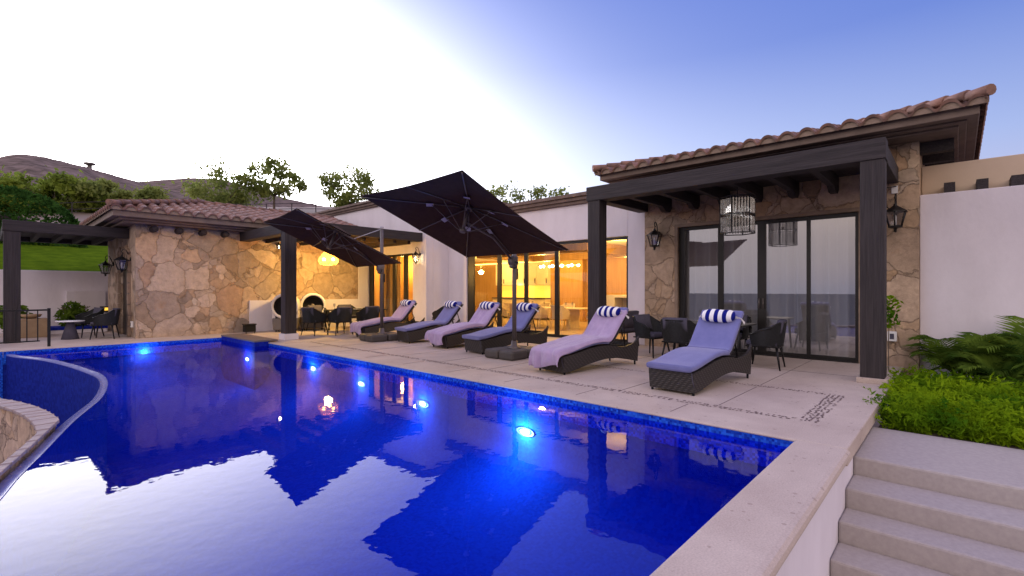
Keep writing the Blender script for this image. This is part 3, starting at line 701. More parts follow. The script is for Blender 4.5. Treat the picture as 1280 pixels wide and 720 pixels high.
# ------------------------------------------------------------------ white house (middle)
MU, LU, CV = 11.4, 10.4, 13.6
wh = thing('white_house', 'white rendered house with lit dining room behind long windows', 'house', (14, 11, 0))
a = MB()
a.box(MU, MU + .3, 5.822, 6.35, 0, 3.83); a.box(MU, MU + .3, 12.63, CV - .001, 0, 3.83); a.box(MU, MU + .3, 6.351, 12.629, 2.82, 3.83)
a.box(LU, LU + .3, CV, 14.38, 0, 4.66); a.box(LU, LU + .3, 14.381, 17.38, 2.73, 4.66); a.box(LU, LU + .3, 17.82, 22, 0, 4.66)
a.box(LU + .301, 12.6, CV, CV + .25, 0, 4.66); a.box(LU, LU + .3, 17.381, 17.819, 0, 4.66)
a.box(12.601, 19, CV + .05, CV + .2, 3.0, 4.66)
a.build('wall', M['plaster'], wh, True, bevel=.01)
a = MB()
for p, z0, z1 in ((.08, 3.832, 3.92), (.14, 3.921, 4.02), (.2, 4.021, 4.12)): a.box(MU - p, 19, 5.9, CV - .002, z0, z1)
for p, z0, z1 in ((.08, 4.662, 4.74), (.14, 4.741, 4.84), (.2, 4.841, 4.93)): a.box(LU - p, 19, CV - p, 22, z0, z1)
a.build('fascia', M['fascia'], wh, True, bevel=.01)
mw = glass_door(wh, MU + .08, [(6.353, 6.42), (8.65, 8.80), (9.86, 10.0), (11.01, 11.18), (12.3, 12.627)], .0, 2.815, M['glass'])
lw2 = glass_door(wh, LU + .08, [(14.383, 14.43), (14.79, 15.02), (15.53, 15.74), (16.40, 16.62), (17.08, 17.378)], .0, 2.725, M['glass'])
a = MB(); a.box(MU + .302, 18.3, 5.83, 19.6, -.06, .0); a.box(LU + .302, MU + .3, CV + .26, 17.8, -.06, .0); a.build('room_floor', M['infloor'], wh, True)
a = MB(); a.box(MU + .302, 18.3, 5.83, CV - .0, 2.95, 3.05); a.box(12.61, 18.3, CV + .001, 19.6, 2.95, 3.05); a.build('room_ceiling', M['inwhite'], wh, True)
a = MB(); a.box(18.1, 18.3, 5.83, 14.0, 0, 2.949); a.box(18.1, 18.3, 17.4, 19.6, 0, 2.949); a.box(17.9, 18.099, 12.2, 14.0, .0, 2.949); a.build('wood_panel_wall', M['inwood'], wh, True)
for q in ((18.1, 18.3, 14.001, 17.399), (12.61, 18.099, 19.4, 19.6), (MU + .302, 17.89, 5.835, 5.95)):
    a = MB(); a.box(*q, 0, 2.949); a.build('room_wall', M['inwhite'], wh, True)
a = MB(); a.box(13.2, 15.9, 8.6, 8.9, 2.62, 2.948); a.box(13.2, 15.9, 13.4, 13.7, 2.62, 2.948); a.box(12.9, 13.199, 8.6, 13.7, 2.62, 2.948); a.box(15.9, 16.2, 8.6, 13.7, 2.62, 2.948); a.build('ceiling_soffit', M['inwood'], wh, True)
a = MB(); a.box(18.02, 18.08, 12.3, 19.3, 2.74, 2.79); a.box(17.84, 17.88, 12.3, 13.9, 2.5, 2.53); a.build('cove_light', M['warm'], wh, True)
# small lit room on the left
a = MB(); a.box(12.3, 12.5, CV + .26, 15.3, 0, 2.9); a.box(12.0, 12.2, 16.0, 17.8, 0, 2.9); a.box(10.702, 12.6, 17.7, 17.8, 0, 2.9); a.build('room_partition', M['inwood'], wh, True)
a = MB(); a.box(10.702, 12.6, CV + .26, 17.69, 2.901, 3.0); a.build('room_ceiling', M['inwhite'], wh, True)
a = MB(); a.box(12.0, 15, 20.2, 20.4, 0, 3); a.build('rear_wall', M['inwhite'], wh, True)
oc = MB(); oc.grid(lambda a, b: (LU + .45 + .04 * math.sin(a * 60), 15.8 + 1.3 * a, .03 + 2.65 * b), 120, 2)
oc.v = oc.v
tag(oc.build('orange_curtain', M['inwood']), 'orange curtain glowing behind the leftmost lit glass doors', 'curtain')
lamp('room_lamp', (11.35, 14.9, 2.5), 120, WARM, .15); lamp('room_lamp', (11.5, 16.6, 2.4), 130, WARM, .15)
for (x, y) in ((13, 7.6), (13.6, 11), (16.6, 9.2), (16.4, 13), (16.6, 16.5)): lamp('room_lamp', (x, y, 2.55), 150, WARM, .15)
lamp('kitchen_lamp', (17.6, 15.7, 1.55), 12, (1, .7, .2), .1)

# kitchen
k = thing('kitchen_unit', 'fitted kitchen with pale wall cupboards and glowing splashback', 'kitchen', (17.8, 15.7, 0))
a = MB(); a.box(17.5, 18.09, 14.0, 17.4, .1, .98); a.build('base_cupboard', M['incab'], k, True)
a = MB(); a.box(17.46, 18.095, 13.98, 17.42, .981, 1.03); a.build('worktop', M['counter'], k, True)
a = MB(); a.box(18.06, 18.095, 14.0, 17.4, 1.031, 1.62); a.build('splashback', M['splash'], k, True)  # under-cupboard light put into the splashback as emission
a = MB()
for q in range(5): a.box(17.7, 18.095, 14.0 + q * .68, 14.67 + q * .68, 1.63, 2.72)
a.build('wall_cupboard', M['incab'], k, True, bevel=.01)
for q in range(5):
    a = MB(); a.box(17.67, 17.698, 14.07 + q * .68, 14.1 + q * .68, 1.72, 1.95); a.build('cupboard_handle', M['counter'], k, True)
i_ = thing('kitchen_island', 'pale wooden sideboard with open dark shelf inside the dining room', 'sideboard', (13.9, 7.6, 0))
a = MB(); a.box(13.6, 14.2, 6.6, 8.5, 1.16, 1.24); a.box(13.6, 14.2, 8.05, 8.5, 0, 1.159); a.box(13.6, 14.2, 6.6, 6.7, 0, 1.159); a.box(14.1, 14.2, 6.701, 8.049, 0, 1.159); a.build('carcass', M['incab'], i_, True)
a = MB(); a.box(13.62, 14.09, 6.702, 8.048, .55, .6); a.build('shelf', M['counter'], i_, True)
tl = thing('table_lamp', 'small lit lamp on the sideboard inside', 'lamp', (13.9, 7.5, 1.242))
a = MB(); a.lathe([(0, 0), (.07, 0), (.07, .02), (.02, .04), (.02, .14)], 14); a.build('lamp_base', M['counter'], tl)
a = MB(); a.lathe([(.11, .13), (.07, .3)], 16); a.build('lamp_shade', M['bulb'], tl)
# dining set inside
dt = thing('dining_table', 'long oak dining table set with glasses inside the house', 'table', (14.5, 11.4, 0))
a = MB(); a.box(-.5, .5, -1.7, 1.7, .71, .75); a.build('tabletop', M['inchair'], dt, bevel=.01)
for sy in (-1.1, 1.1):
    a = MB(); a.box(-.3, .3, sy - .08, sy + .08, 0, .709); a.build('leg', M['inchair'], dt)
def tub_chair(name, label, cat, group, shellm, legm, cushm, ropes=True, h=.80):
    t = thing(name, label, cat, group=group)
    a = MB(); NP = 144 if ropes else 40
    def sp(ph): return math.copysign(abs(math.cos(ph)) ** .62, math.cos(ph)), math.copysign(abs(math.sin(ph)) ** .62, math.sin(ph))
    def fn(q, b, off=0):
        ph = PI + (q - .5) * 2 * R(122)
        c, s_ = sp(ph)
        k = 1 - abs(q - .5) * 2
        top = .60 + (h - .60) * min(1, max(0, (k - .12) / .5)) ** .8
        z = .40 + (top - .40) * b
        f = .84 + .16 * b ** .8
        r = (.012 if ropes and int(round(q * NP)) % 2 else 0) + off
        return ((.29 + r) * f * c, (.31 + r) * f * s_, z)
    a.grid(lambda q, b: fn(q, b), NP, 6); a.grid(lambda q, b: fn(1 - q, b, -.025), NP, 6)
    a.build('back', shellm, t)
    a = MB(); a.tube([fn(i / 40, 1, -.008) for i in range(41)], .017, 8); a.tube([fn(i / 40, 0, -.01) for i in range(41)], .015, 8); a.build('rail', legm, t)
    a = MB(); a.grid(lambda q, b: ((.24 * 2 * q - .22), (.5 * b - .25), .40), 1, 1, False); a.box(-.24, .26, -.25, .25, .375, .399); a.build('seat', legm, t)
    for sx in (-1, 1):
        for sy in (-1, 1):
            a = MB(); a.tube([(.19 * sx, .2 * sy, .39), (.25 * sx, .26 * sy, 0)], [.021, .012], 8); a.build('leg', legm, t)
    if cushm:
        a = MB(); a.slab([(-.2, .44), (0, .445), (.25, .44)], .48, .08); a.build('seat_cushion', cushm, t)
    return t
ic = tub_chair('dining_chair', 'cream tub chair at the indoor table, in the third pane from the right', 'chair', 'cream chairs round the indoor dining table', M['inchair'], M['inchair'], M['inchair'], False, .86)
ic.location = (13.75, 12.3, 0)
for x, y, r, lb in ((13.75, 11.3, 0, 'cream tub chair with its back to the window, middle of the indoor table'), (13.75, 10.3, 0, 'cream tub chair with its back to the window, near end of the indoor table'), (14.5, 9.3, PI / 2, 'cream tub chair at the head of the indoor table'),
                    (15.3, 12.4, PI, 'cream tub chair facing the window, far end of the indoor table'), (15.3, 11.2, PI, 'cream tub chair facing the window, middle of the indoor table'), (15.2, 14.3, .6, 'cream tub chair set apart near the lit kitchen'), (15.8, 15.6, 0, 'cream tub chair drawn up before the kitchen cupboards'), (14.2, 13.4, -1.2, 'cream tub chair at the far head of the indoor table')):
    dup(ic, (x, y, 0), r, lb)
wg = MB(); wg.lathe([(0, 0), (.035, 0), (.035, .004), (.005, .012), (.005, .09), (.03, .12), (.04, .16), (.036, .21)], 12)
wgo = wg.build('wine_glass', M['crystal']); tag(wgo, 'wine glass on the indoor dining table', 'glass', 'wine glasses on the indoor dining table'); wgo.location = (14.2, 12.5, .751)
for x, y in ((14.25, 12.2), (14.2, 11.4), (14.28, 11.1), (14.2, 10.4), (14.25, 10.15), (14.7, 12.4), (14.75, 11.2)):
    o = wgo.copy(); COL.objects.link(o); o.location = (x, y, .751)
cl = thing('branch_chandelier', 'row of glowing globe bulbs above the indoor dining table', 'chandelier', (14.5, 11.0, 2.3))
a = MB(); a.tube([(0, -.95, .04), (0, .95, .04)], .012, 8); a.tube([(0, 0, .04), (0, 0, .64)], .008, 6); a.build('arm', M['counter'], cl)
for q in range(9):
    a = MB(); a.ball((.05 * (-1) ** q, -.9 + q * .22, 0), .055, nu=10, nv=7); a.build('bulb', M['bulb'], cl)

# ------------------------------------------------------------------ stone cabin (left)
HV, HU = 17.4, 2.95
lh = thing('stone_cabin', 'long stone cabin with clay tile roof at the far end of the pool', 'house', (6, 19, 0))
a = MB(); a.box(HU, LU - .001, HV, HV + .4, 0, 3.30)
a.box(HU, HU + .4, HV + .401, 18.3, 0, 3.30); a.box(HU, HU + .4, 19.6, 22, 0, 3.3); a.box(HU, HU + .4, 18.301, 19.599, 2.35, 3.3); a.box(HU + .401, LU, 21.6, 22, 0, 3.3)
a.build('wall', M['stone_left'], lh, True)
a = MB(); a.box(5.98, 10.0, HV - .05, HV - .002, 0, 1.05); a.box(9.97, LU - .002, HV - .055, HV - .003, 0, 2.98); a.build('white_dado', M['plaster'], lh, True, bevel=.008)
a = MB(); a.box(HU + .05, HU + .1, 18.302, 19.598, 0, 2.349); a.build('door', M['dframe'], lh, True)
a = MB()
for q in range(7):
    w = PI * q / 6; a.obox((HU - .03, 18.95 - .78 * math.cos(w), 2.3 + .32 * math.sin(w)), (.1, .3, .22), (w - PI / 2, 0, 0))
for q in range(7): a.box(HU - .07, HU - .002, 18.08, 18.28, .02 + q * .32, .32 + q * .32); a.box(HU - .07, HU - .002, 19.62, 19.82, .02 + q * .32, .32 + q * .32)
a.build('door_surround', M['mortar'], lh, True)
a = MB(); slabs(a, HU, LU - .3, HV, 22, [((.32, .02, .32, .3), 3.302, 3.36), ((.45, .02, .45, .4), 3.361, 3.42), ((.6, .02, .6, .5), 3.421, 3.62)])
a.build('cornice', M['cornice'], lh, True, bevel=.015)
for q in range(8):
    a = MB(); a.cyl((3.35 + q * .62, 0, 3.17), .09, HV - .3, HV - .003, 12, 'y'); a.build('roof_beam', M['wood_y'], lh, True)
rf = MB(); mo = MB(); ex, ey = HU - .7, HV - .7
roof_face(rf, mo, (LU - .28, ey, 3.63), (-1, 0, 0), (0, 1, 0), LU - .28 - ex, 3.0, .27, 0, 1)
roof_face(rf, mo, (ex, 22.7, 3.63), (0, -1, 0), (1, 0, 0), 22.7 - ey, 3.0, .27, 1, 1)
rf.add([(ex + 3.0, ey + 3.0, 4.44), (LU - .28, ey + 3.0, 4.44), (LU - .28, 22.7, 3.63), (ex, 22.7, 3.63)], [(0, 1, 2, 3)])
hip_caps(rf, (ex, ey, 3.70), (ex + 3, ey + 3, 4.5)); hip_caps(rf, (ex + 3, ey + 3, 4.45), (LU - .3, ey + 3, 4.45))
ro = rf.build('roof', M['terracotta'], lh, True); mo.build('eave_mortar', M['mortar'], ro, True)

# right garden walls
gw = thing('garden_wall', 'white garden wall right of the stone house, before a taller cream wall', 'wall', (11.5, -3, -.3))
a = MB(); a.box(11.42, 11.7, -9, .497, -.4, 3.11); a.build('wall_face', M['plaster'], gw, True, bevel=.012)
cw = thing('cream_wall', 'taller cream wall with projecting dark beam ends at the far right', 'wall', (12.2, -3, 0))
a = MB(); a.box(12.0, 12.3, -9, .495, -.4, 3.73); a.build('wall_face', M['cream'], cw, True, bevel=.012)
for q in range(9):
    v = .1 - q * .42; a = MB(); a.box(11.58, 11.998, v - .075, v + .075, 3.13, 3.31); a.build('beam_end', M['wood_x'], cw, True)
bw = MB(); bw.box(-10, HU + .3, 22.6, 23.0, -.3, 2.06); bw.box(1.9, HU - .002, 22.45, 22.599, 0, 1.37)
tag(bw.build('boundary_wall', M['plaster'], bevel=.01), 'long white boundary wall below the sloping lawn at far left', 'wall')

# ------------------------------------------------------------------ pergolas
def post(root, x0, x1, y0, y1, z0, z1, base=True, fh=.08, fm='deck'):
    a = MB(); a.box(x0, x1, y0, y1, z0 + (fh if base else 0), z1); p = a.build('post', M['wood_z'], root, True, bevel=.008)
    if base:
        a = MB(); a.box(x0 - .04, x1 + .04, y0 - .04, y1 + .04, z0, z0 + fh - .001); a.build('footing', M[fm], p, True, bevel=.006)
pg = thing('timber_pergola', 'large dark timber pergola in front of the right glass doors', 'pergola', (9.15, 3, 0))
post(pg, 9.0, 9.3, .79, 1.09, 0, 3.35); post(pg, 9.0, 9.3, 5.70, 6.0, 0, 3.35)
a = MB(); a.box(8.985, 9.315, .775, 6.03, 3.352, 3.66); a.build('front_beam', M['wood_y'], pg, True, bevel=.008)
a = MB(); a.box(9.317, WU - .003, .79, 1.07, 3.36, 3.64); a.build('side_beam', M['wood_x'], pg, True, bevel=.008)
a = MB(); a.box(9.317, WU - .003, 5.72, 5.98, 3.36, 3.64); a.build('side_beam', M['wood_x'], pg, True, bevel=.008)
for q in range(6):
    v = 1.7 + q * .68; a = MB(); a.prism([(9.317, 3.37), (9.317, 3.60), (WU - .003, 3.60), (WU - .003, 3.36), (WU - .1, 3.27), (WU - .35, 3.27), (WU - .5, 3.37)], 'y', v, v + .12); a.build('rafter', M['wood_x'], pg, True, bevel=.004)
a = MB()
for q in range(10): a.box(9.317 + q * .197, 9.317 + q * .197 + .19, 1.075, 5.715, 3.602, 3.63)
a.build('ceiling_boards', M['wood_y'], pg, True)

pm = thing('timber_pergola', 'middle timber pergola between the stone cabin and the white house', 'pergola', (5.85, 14, 0))
post(pm, 5.7, 6.02, 13.85, 14.15, 0, 3.1, True, .17, 'plaster')
a = MB(); a.box(5.68, LU - .003, 13.8, 14.1, 3.102, 3.40); a.build('front_beam', M['wood_x'], pm, True, bevel=.008)
a = MB(); a.box(5.69, 6.0, 14.102, HV - .002, 3.0, 3.29); a.build('side_beam', M['wood_y'], pm, True, bevel=.008)
for q in range(7):
    u = 6.5 + q * .58; a = MB(); a.box(u, u + .12, 14.102, HV - .002, 3.0 + .0, 3.2); a.build('rafter', M['wood_y'], pm, True)
a = MB(); a.box(6.001, LU - .003, 14.103, 16.9, 3.202, 3.23); a.build('ceiling_boards', M['wood_x'], pm, True)
pl = thing('timber_pergola', 'dark timber pergola at the far left against the stone cabin', 'pergola', (.5, 18.5, 0))
post(pl, .34, .66, 18.3, 18.6, 0, 2.95, False)
a = MB(); a.box(.32, HU - .003, 18.28, 18.58, 2.952, 3.24); a.build('front_beam', M['wood_x'], pl, True, bevel=.008)
a = MB(); a.box(.34, .64, 18.582, 22.3, 2.96, 3.23); a.build('side_beam', M['wood_y'], pl, True, bevel=.008)
a = MB(); a.box(.642, HU - .003, 22.0, 22.3, 2.96, 3.23); a.build('rear_beam', M['wood_x'], pl, True)
for q in range(4):
    u = 1.0 + q * .5; a = MB(); a.box(u, u + .11, 18.582, 21.998, 2.95, 3.1); a.build('rafter', M['wood_y'], pl, True)
a = MB(); a.box(.642, HU - .003, 18.583, 21.998, 3.102, 3.13); a.build('ceiling_boards', M['wood_x'], pl, True)

# ------------------------------------------------------------------ lanterns
def lantern(lit=False):
    t = thing('wall_lantern', '', 'lantern', group='black wall lanterns on the houses')
    a = MB(); a.lathe([(0, 0), (.055, 0), (.05, .02), (0, .025)], 12, (0, 0, .06), 'x')
    pts = [(.02, 0, .02)] + [(.12 - .1 * math.cos(w), 0, .2 + .13 * math.sin(w)) for w in [R(-60 + 30 * i) for i in range(9)]]
    a.tube([(.02, 0, .06), (.05, 0, .18), (.10, 0, .29), (.16, 0, .30), (.19, 0, .25), (.17, 0, .2), (.14, 0, .21)], .011, 8)
    a.tube([(.17, 0, .2), (.17, 0, .14)], .01, 8); a.build('bracket', M['black'], t)
    a = MB(); c = (.185, 0, 0)
    a.lathe([(.0, .17), (.02, .15), (.03, .12), (.13, .05), (.17, .025), (.17, .012), (0, .012)], 6, c, smooth=False); a.build('cap', M['black'], t)
    a = MB()
    for q in range(6):
        w = 2 * PI * q / 6; a.tube([(c[0] + (.145 * math.cos(w)), .145 * math.sin(w), .015), (c[0] + .09 * math.cos(w), .09 * math.sin(w), -.20)], .010, 6)
    a.lathe([(0, -.2), (.105, -.2), (.10, -.225), (.03, -.24), (.02, -.27), (.028, -.285), (.0, -.305)], 6, c, smooth=False); a.build('cage', M['black'], t)
    a = MB(); a.lathe([(.138, .011), (.085, -.198)], 6, c, smooth=False); a.build('lantern_pane', M['lglass'], t)
    a = MB(); a.lathe([(.0, -.19), (.018, -.19), (.018, -.09), (.022, -.07), (.012, -.03), (0, -.02)], 10, c); a.build('candle_bulb', M['bulb'] if lit else M['white'], t)
    return t
l1 = lantern(); l1.location = (WU - .003, 5.45, 2.72); l1.rotation_euler = (0, 0, PI); l1.scale = (1.14,) * 3; l1['label'] = 'unlit black lantern on the stone wall left of the glass doors'
l1b = dup(l1, (WU - .003, .82, 2.78), PI, 'black lantern with a loose cable, half hidden behind the pergola post')
a = MB(); a.tube([(.03, 0, .45), (.1, -.12, .43), (.13, -.2, .3), (.1, -.14, .15), (.06, -.05, .06)], .008, 6); a.build('cable', M['black'], l1b)
a = MB(); a.box(.0, .03, -.06, .02, .34, .46); a.build('switch_box', M['socket'], l1b)
dup(l1, (HU - .003, 18.08, 2.25), PI, 'black lantern over the dark cabin door'); dup(l1, (HU - .003, 20.9, 2.2), PI, 'black lantern against the lawn, beyond the dark cabin door')
l2 = lantern(True); l2.location = (LU - .003, 13.95, 2.6); l2.rotation_euler = (0, 0, PI); l2['label'] = 'lit black lantern on the white wall by the middle pergola'
l3 = dup(l2, (6.9, HV - .003, 2.95), -PI / 2, 'small lit lantern on the cabin wall beside the middle pergola post'); l3.scale = (.6,) * 3
lamp('lantern_lamp', (LU - .22, 13.95, 2.5), 9, (1, .7, .3), .03); lamp('lantern_lamp', (6.9, HV - .2, 2.87), 4, (1, .75, .4), .03)
tl_ = thing('step_light', 'small glowing wall light low on the boundary wall', 'light', (2.95, 22.445, .72))
a = MB(); a.box(-.17, .17, -.03, 0, -.1, .1); a.build('housing', M['black'], tl_)
a = MB(); a.box(-.13, .13, -.036, -.031, -.05, .05); a.build('diffuser', M['splash'], tl_)

# pendants
ch = thing('crystal_pendant', 'crystal rod drum pendant hanging under the right pergola', 'pendant lamp', (9.75, 3.10, 3.6))
a = MB(); a.tube([(0, 0, 0), (0, 0, -.42)], .01, 6); a.lathe([(0, 0), (.06, 0), (.06, -.03), (0, -.03)], 14); a.build('chain', M['black'], ch)
def hexpt(q, r): return (r * math.cos(q), r * math.sin(q))
a = MB()
for z in (-.43, -.77, -1.12):
    a.tube([hexpt(2 * PI * i / 6, .31) + (z,) for i in range(7)], .011, 6)
for i in range(6):
    a.tube([hexpt(2 * PI * i / 6, .31) + (-.43,), hexpt(2 * PI * i / 6, .31) + (-1.12,)], .011, 6); a.tube([(0, 0, -.42), hexpt(2 * PI * i / 6, .31) + (-.43,)], .008, 6)
a.build('frame', M['black'], ch)
a = MB()
for i in range(6):
    p, q = Vector(hexpt(2 * PI * i / 6, .305)), Vector(hexpt(2 * PI * (i + 1) / 6, .305))
    for j in range(6):
        c = p + (q - p) * ((j + .5) / 6)
        for z0, z1 in ((-.76, -.45), (-1.10, -.79)): a.lathe([(.0, z0), (.02, z0 + .02), (.02, z1 - .02), (0, z1)], 6, (c.x, c.y, 0), smooth=False)
a.build('crystal_rods', M['crystal'], ch)
a = MB(); a.ball((0, 0, -.7), .035); a.build('lamp_bulb', M['white'], ch)
ap = thing('amber_pendant', 'glowing amber glass pendant under the middle pergola', 'pendant lamp', (7.9, 15.7, 3.2))
a = MB(); a.tube([(0, 0, 0), (0, 0, -.46)], .008, 6); a.lathe([(0, -.44), (.05, -.44), (.04, -.5), (0, -.5)], 12); a.build('cord', M['black'], ap)
a = MB(); a.lathe([(.06, -.47), (.15, -.52), (.3, -.72), (.33, -.82), (.27, -.93), (.1, -.96)], 24); a.build('glass_shade', M['amber'], ap)
for sx in (-.11, .11):
    a = MB(); a.ball((sx, -sx, -.76), .055); a.build('bulb', M['bulb'], ap)
lamp('pendant_lamp', (7.9, 15.7, 2.20), 230, WARM, .12)

# ------------------------------------------------------------------ sun loungers
TOPP = [(0, .30), (.3, .335), (.65, .395), (.95, .42), (1.2, .405), (1.5, .36), (1.75, .385), (1.9, .44), (2.0, .53)]
BOTP = [(1.95, .06), (1.75, .10), (1.4, .165), (1.0, .175), (.6, .125), (.25, .055), (.03, .035)]
def curve(pts, n):
    return smooth_poly(pts, n)
seatp = curve([(-.06, .355), (.15, .375), (.4, .42), (.7, .47), (.95, .485), (1.15, .47)], 4)
backp = curve([(1.12, .485), (1.22, .53), (1.4, .73), (1.6, .96), (1.68, 1.05)], 4)
def lounger(towel, label):
    t = thing('sun_lounger', label, 'sun lounger', group='wicker sun loungers along the pool')
    W = .33
    tp = curve(TOPP, 3); bp_ = curve(BOTP, 3); a = MB()
    iF = max(i for i, p in enumerate(tp) if p[0] <= 1.22); iB = min(i for i, p in enumerate(bp_) if p[0] <= 1.25)
    for y0, y1 in ((-W, -W + .035), (W - .035, W)):
        poly = tp + bp_
        # triangulated side panel as paired strip
        xs = [i / 30 for i in range(31)]
        top = [(2.0 * x, interp(2.0 * x, tp)) for x in xs]; bot = [(.03 + 1.92 * x, interp(.03 + 1.92 * x, bp_[::-1])) for x in xs]
        n = 31; v = [(p[0], y, p[1]) for y in (y0, y1) for pp in (top, bot) for p in pp]
        f = []
        for i in range(n - 1):
            f += [(i, i + 1, n + i + 1, n + i), (2 * n + i, 3 * n + i, 3 * n + i + 1, 2 * n + i + 1), (i, 2 * n + i, 2 * n + i + 1, i + 1), (n + i, n + i + 1, 3 * n + i + 1, 3 * n + i)]
        f += [(0, n, 3 * n, 2 * n), (n - 1, 3 * n - 1, 4 * n - 1, 2 * n - 1)]
        a.add(v, f)
    a.add([(0, -W + .035, .30), (0, W - .035, .30), (.03, W - .035, .035), (.03, -W + .035, .035)], [(0, 1, 2, 3)])
    a.grid(lambda q, b: (1.3 * q, (b - .5) * 2 * (W - .036), interp(1.3 * q, tp) - .012), 24, 1)
    a.grid(lambda q, b: (1.3, (b - .5) * 2 * (W - .036), .16 + .23 * q), 1, 1); a.grid(lambda q, b: (1.92, (b - .5) * 2 * (W - .036), .07 + .33 * q), 1, 1)
    a.build('frame', M['wicker'], t)
    for x, y in ((.05, -W + .03), (.05, W - .03), (1.9, -W + .03), (1.9, W - .03)):
        f = MB(); f.cyl((x, y, 0), .018, 0, .07, 8); f.build('foot', M['black'], t)
    f = MB(); f.slab([(p[0] + .065, p[1] - .06) for p in backp], .62, .03); f.build('backrest', M['wicker'], t)
    f = MB()
    for y in (-.2, .2): f.tube([(1.58, y, .82), (1.75, y, .33)], .012, 6)
    f.tube([(1.75, -.3, .34), (1.75, .3, .34)], .012, 6); f.build('prop', M['black'], t)
    f = MB(); f.slab(seatp, .66, .085); f.slab(backp, .66, .085); cu_ = f.build('cushion', M['cushion'], t)
    f = MB(); f.tube([(-.02, -.31, .33), (-.035, -.33, .22), (-.01, -.345, .12)], .006, 5); f.build('tie', M['greycush'], cu_)
    pc = Vector((1.505, 0, .995))
    p = MB()
    def pf(q, b):
        w = 2 * PI * q; y = (b - .5) * .54; e = (1 - abs(2 * b - 1) ** 5) ** .5 * .999 + .001; k = 1 + .05 * math.sin(w * 3 + b * 9)
        x_, z_ = .112 * e * k * math.cos(w), .082 * e * k * math.sin(w); c_, s_ = math.cos(R(48)), math.sin(R(48))
        return (pc.x + x_ * c_ - z_ * s_, y, pc.z + x_ * s_ + z_ * c_)
    p.grid(pf, 20, 24, True, True); pi_ = p.build('pillow', M['stripe'], t)
    p = MB()
    for sy in (-1, 1):
        p.add([(pc.x - .01, .235 * sy, pc.z + .02), (pc.x + .02, .235 * sy, pc.z - .025), (1.58, .338 * sy, .93), (1.55, .338 * sy, .97), (1.66, .342 * sy, .86), (1.69, .342 * sy, .90)], [(0, 1, 2, 3), (3, 2, 4, 5)])
    p.build('strap', M['white'], pi_)
    return t
LG = [  # foot-corner left, foot-corner right, yaw(deg), towel
    ((6.32, 3.19), (6.31, 2.56), -3.8, 0, 'nearest sun lounger, blue cushion bare, in front of the right glass doors'),
    ((6.42, 5.37), (6.52, 4.78), -9.0, 1, 'second nearest sun lounger, covered by a lavender towel, alone right of the near umbrella base'),
    ((7.26, 8.18), (7.34, 7.59), -7.5, 0, 'bare blue lounger behind the near umbrella base'),
    ((7.44, 9.56), (7.46, 8.94), -5, 1, 'towel covered lounger between two bare blue ones in the middle of the row'),
    ((7.49, 11.14), (7.56, 10.60), -7.8, 0, 'bare blue lounger right of the far umbrella base'),
    ((7.45, 13.26), (7.5, 12.62), -6, 1, 'farthest sun lounger, towel covered, behind the far umbrella base')]
def towel_mesh(seed):
    rnd = random.Random(seed)
    path = curve([(1.62, 1.01), (1.58, .99), (1.4, .79), (1.21, .575), (1.1, .53), (.95, .54), (.7, .525), (.4, .475), (.15, .43), (-.04, .40), (-.115, .36), (-.13, .29), (-.135, .2), (-.12, .13)], 5)
    a = MB(); n = len(path)
    def fn(q, b):
        i = min(n - 1, int(round(b * (n - 1)))); x, z = path[i]; y = (q - .5) * .80
        tx, tz = (path[min(i + 1, n - 1)][0] - path[max(i - 1, 0)][0]), (path[min(i + 1, n - 1)][1] - path[max(i - 1, 0)][1]); l = math.hypot(tx, tz) or 1; nx, nz = tz / l, -tx / l
        f = .02 * noise.noise(Vector((q * 9, b * 5, seed))) + .010 * math.sin(q * 19 + b * 6 + seed) * (.35 + b * b * 1.2) + .012
        if nz < 0: nx, nz = -nx, -nz
        if b > .8: nx, nz = -1, 0; f += .018 * math.sin(q * 26 + seed) * (b - .8) * 5
        ex = max(0, abs(y) - .335)
        yy = math.copysign(min(abs(y), .335) + ex * .35, y)
        drop = ex * 1.0
        if b > .8:
            z2 = z + .05 * math.sin(q * 5 + seed) * (b - .8) * 5
        else: z2 = z
        return (x + nx * f, yy, z2 + nz * f - (drop if b < .85 else drop * .3))
    a.grid(fn, 36, n - 1); return a
proto = None
for k, (p0, p1, yaw, tw, lb) in enumerate(LG):
    c = ((p0[0] + p1[0]) / 2, (p0[1] + p1[1]) / 2, 0)
    if proto is None:
        proto = lounger(0, lb); o = proto; o.location = c; o.rotation_euler = (0, 0, R(yaw))
    else: o = dup(proto, c, R(yaw), lb)
    if tw:
        tm = towel_mesh(k).build('towel', M['towel']); tm.location = c; tm.rotation_euler = (0, 0, R(yaw))
        sm = tm.modifiers.new('thick', 'SOLIDIFY'); sm.thickness = .01; sm.offset = 1
        tag(tm, {1: 'lavender towel spread on the lounger in front of the pergola post', 3: 'lavender towel on the lounger in the middle of the row', 5: 'lavender towel on the farthest lounger'}[k], 'towel', 'lavender towels on the loungers')

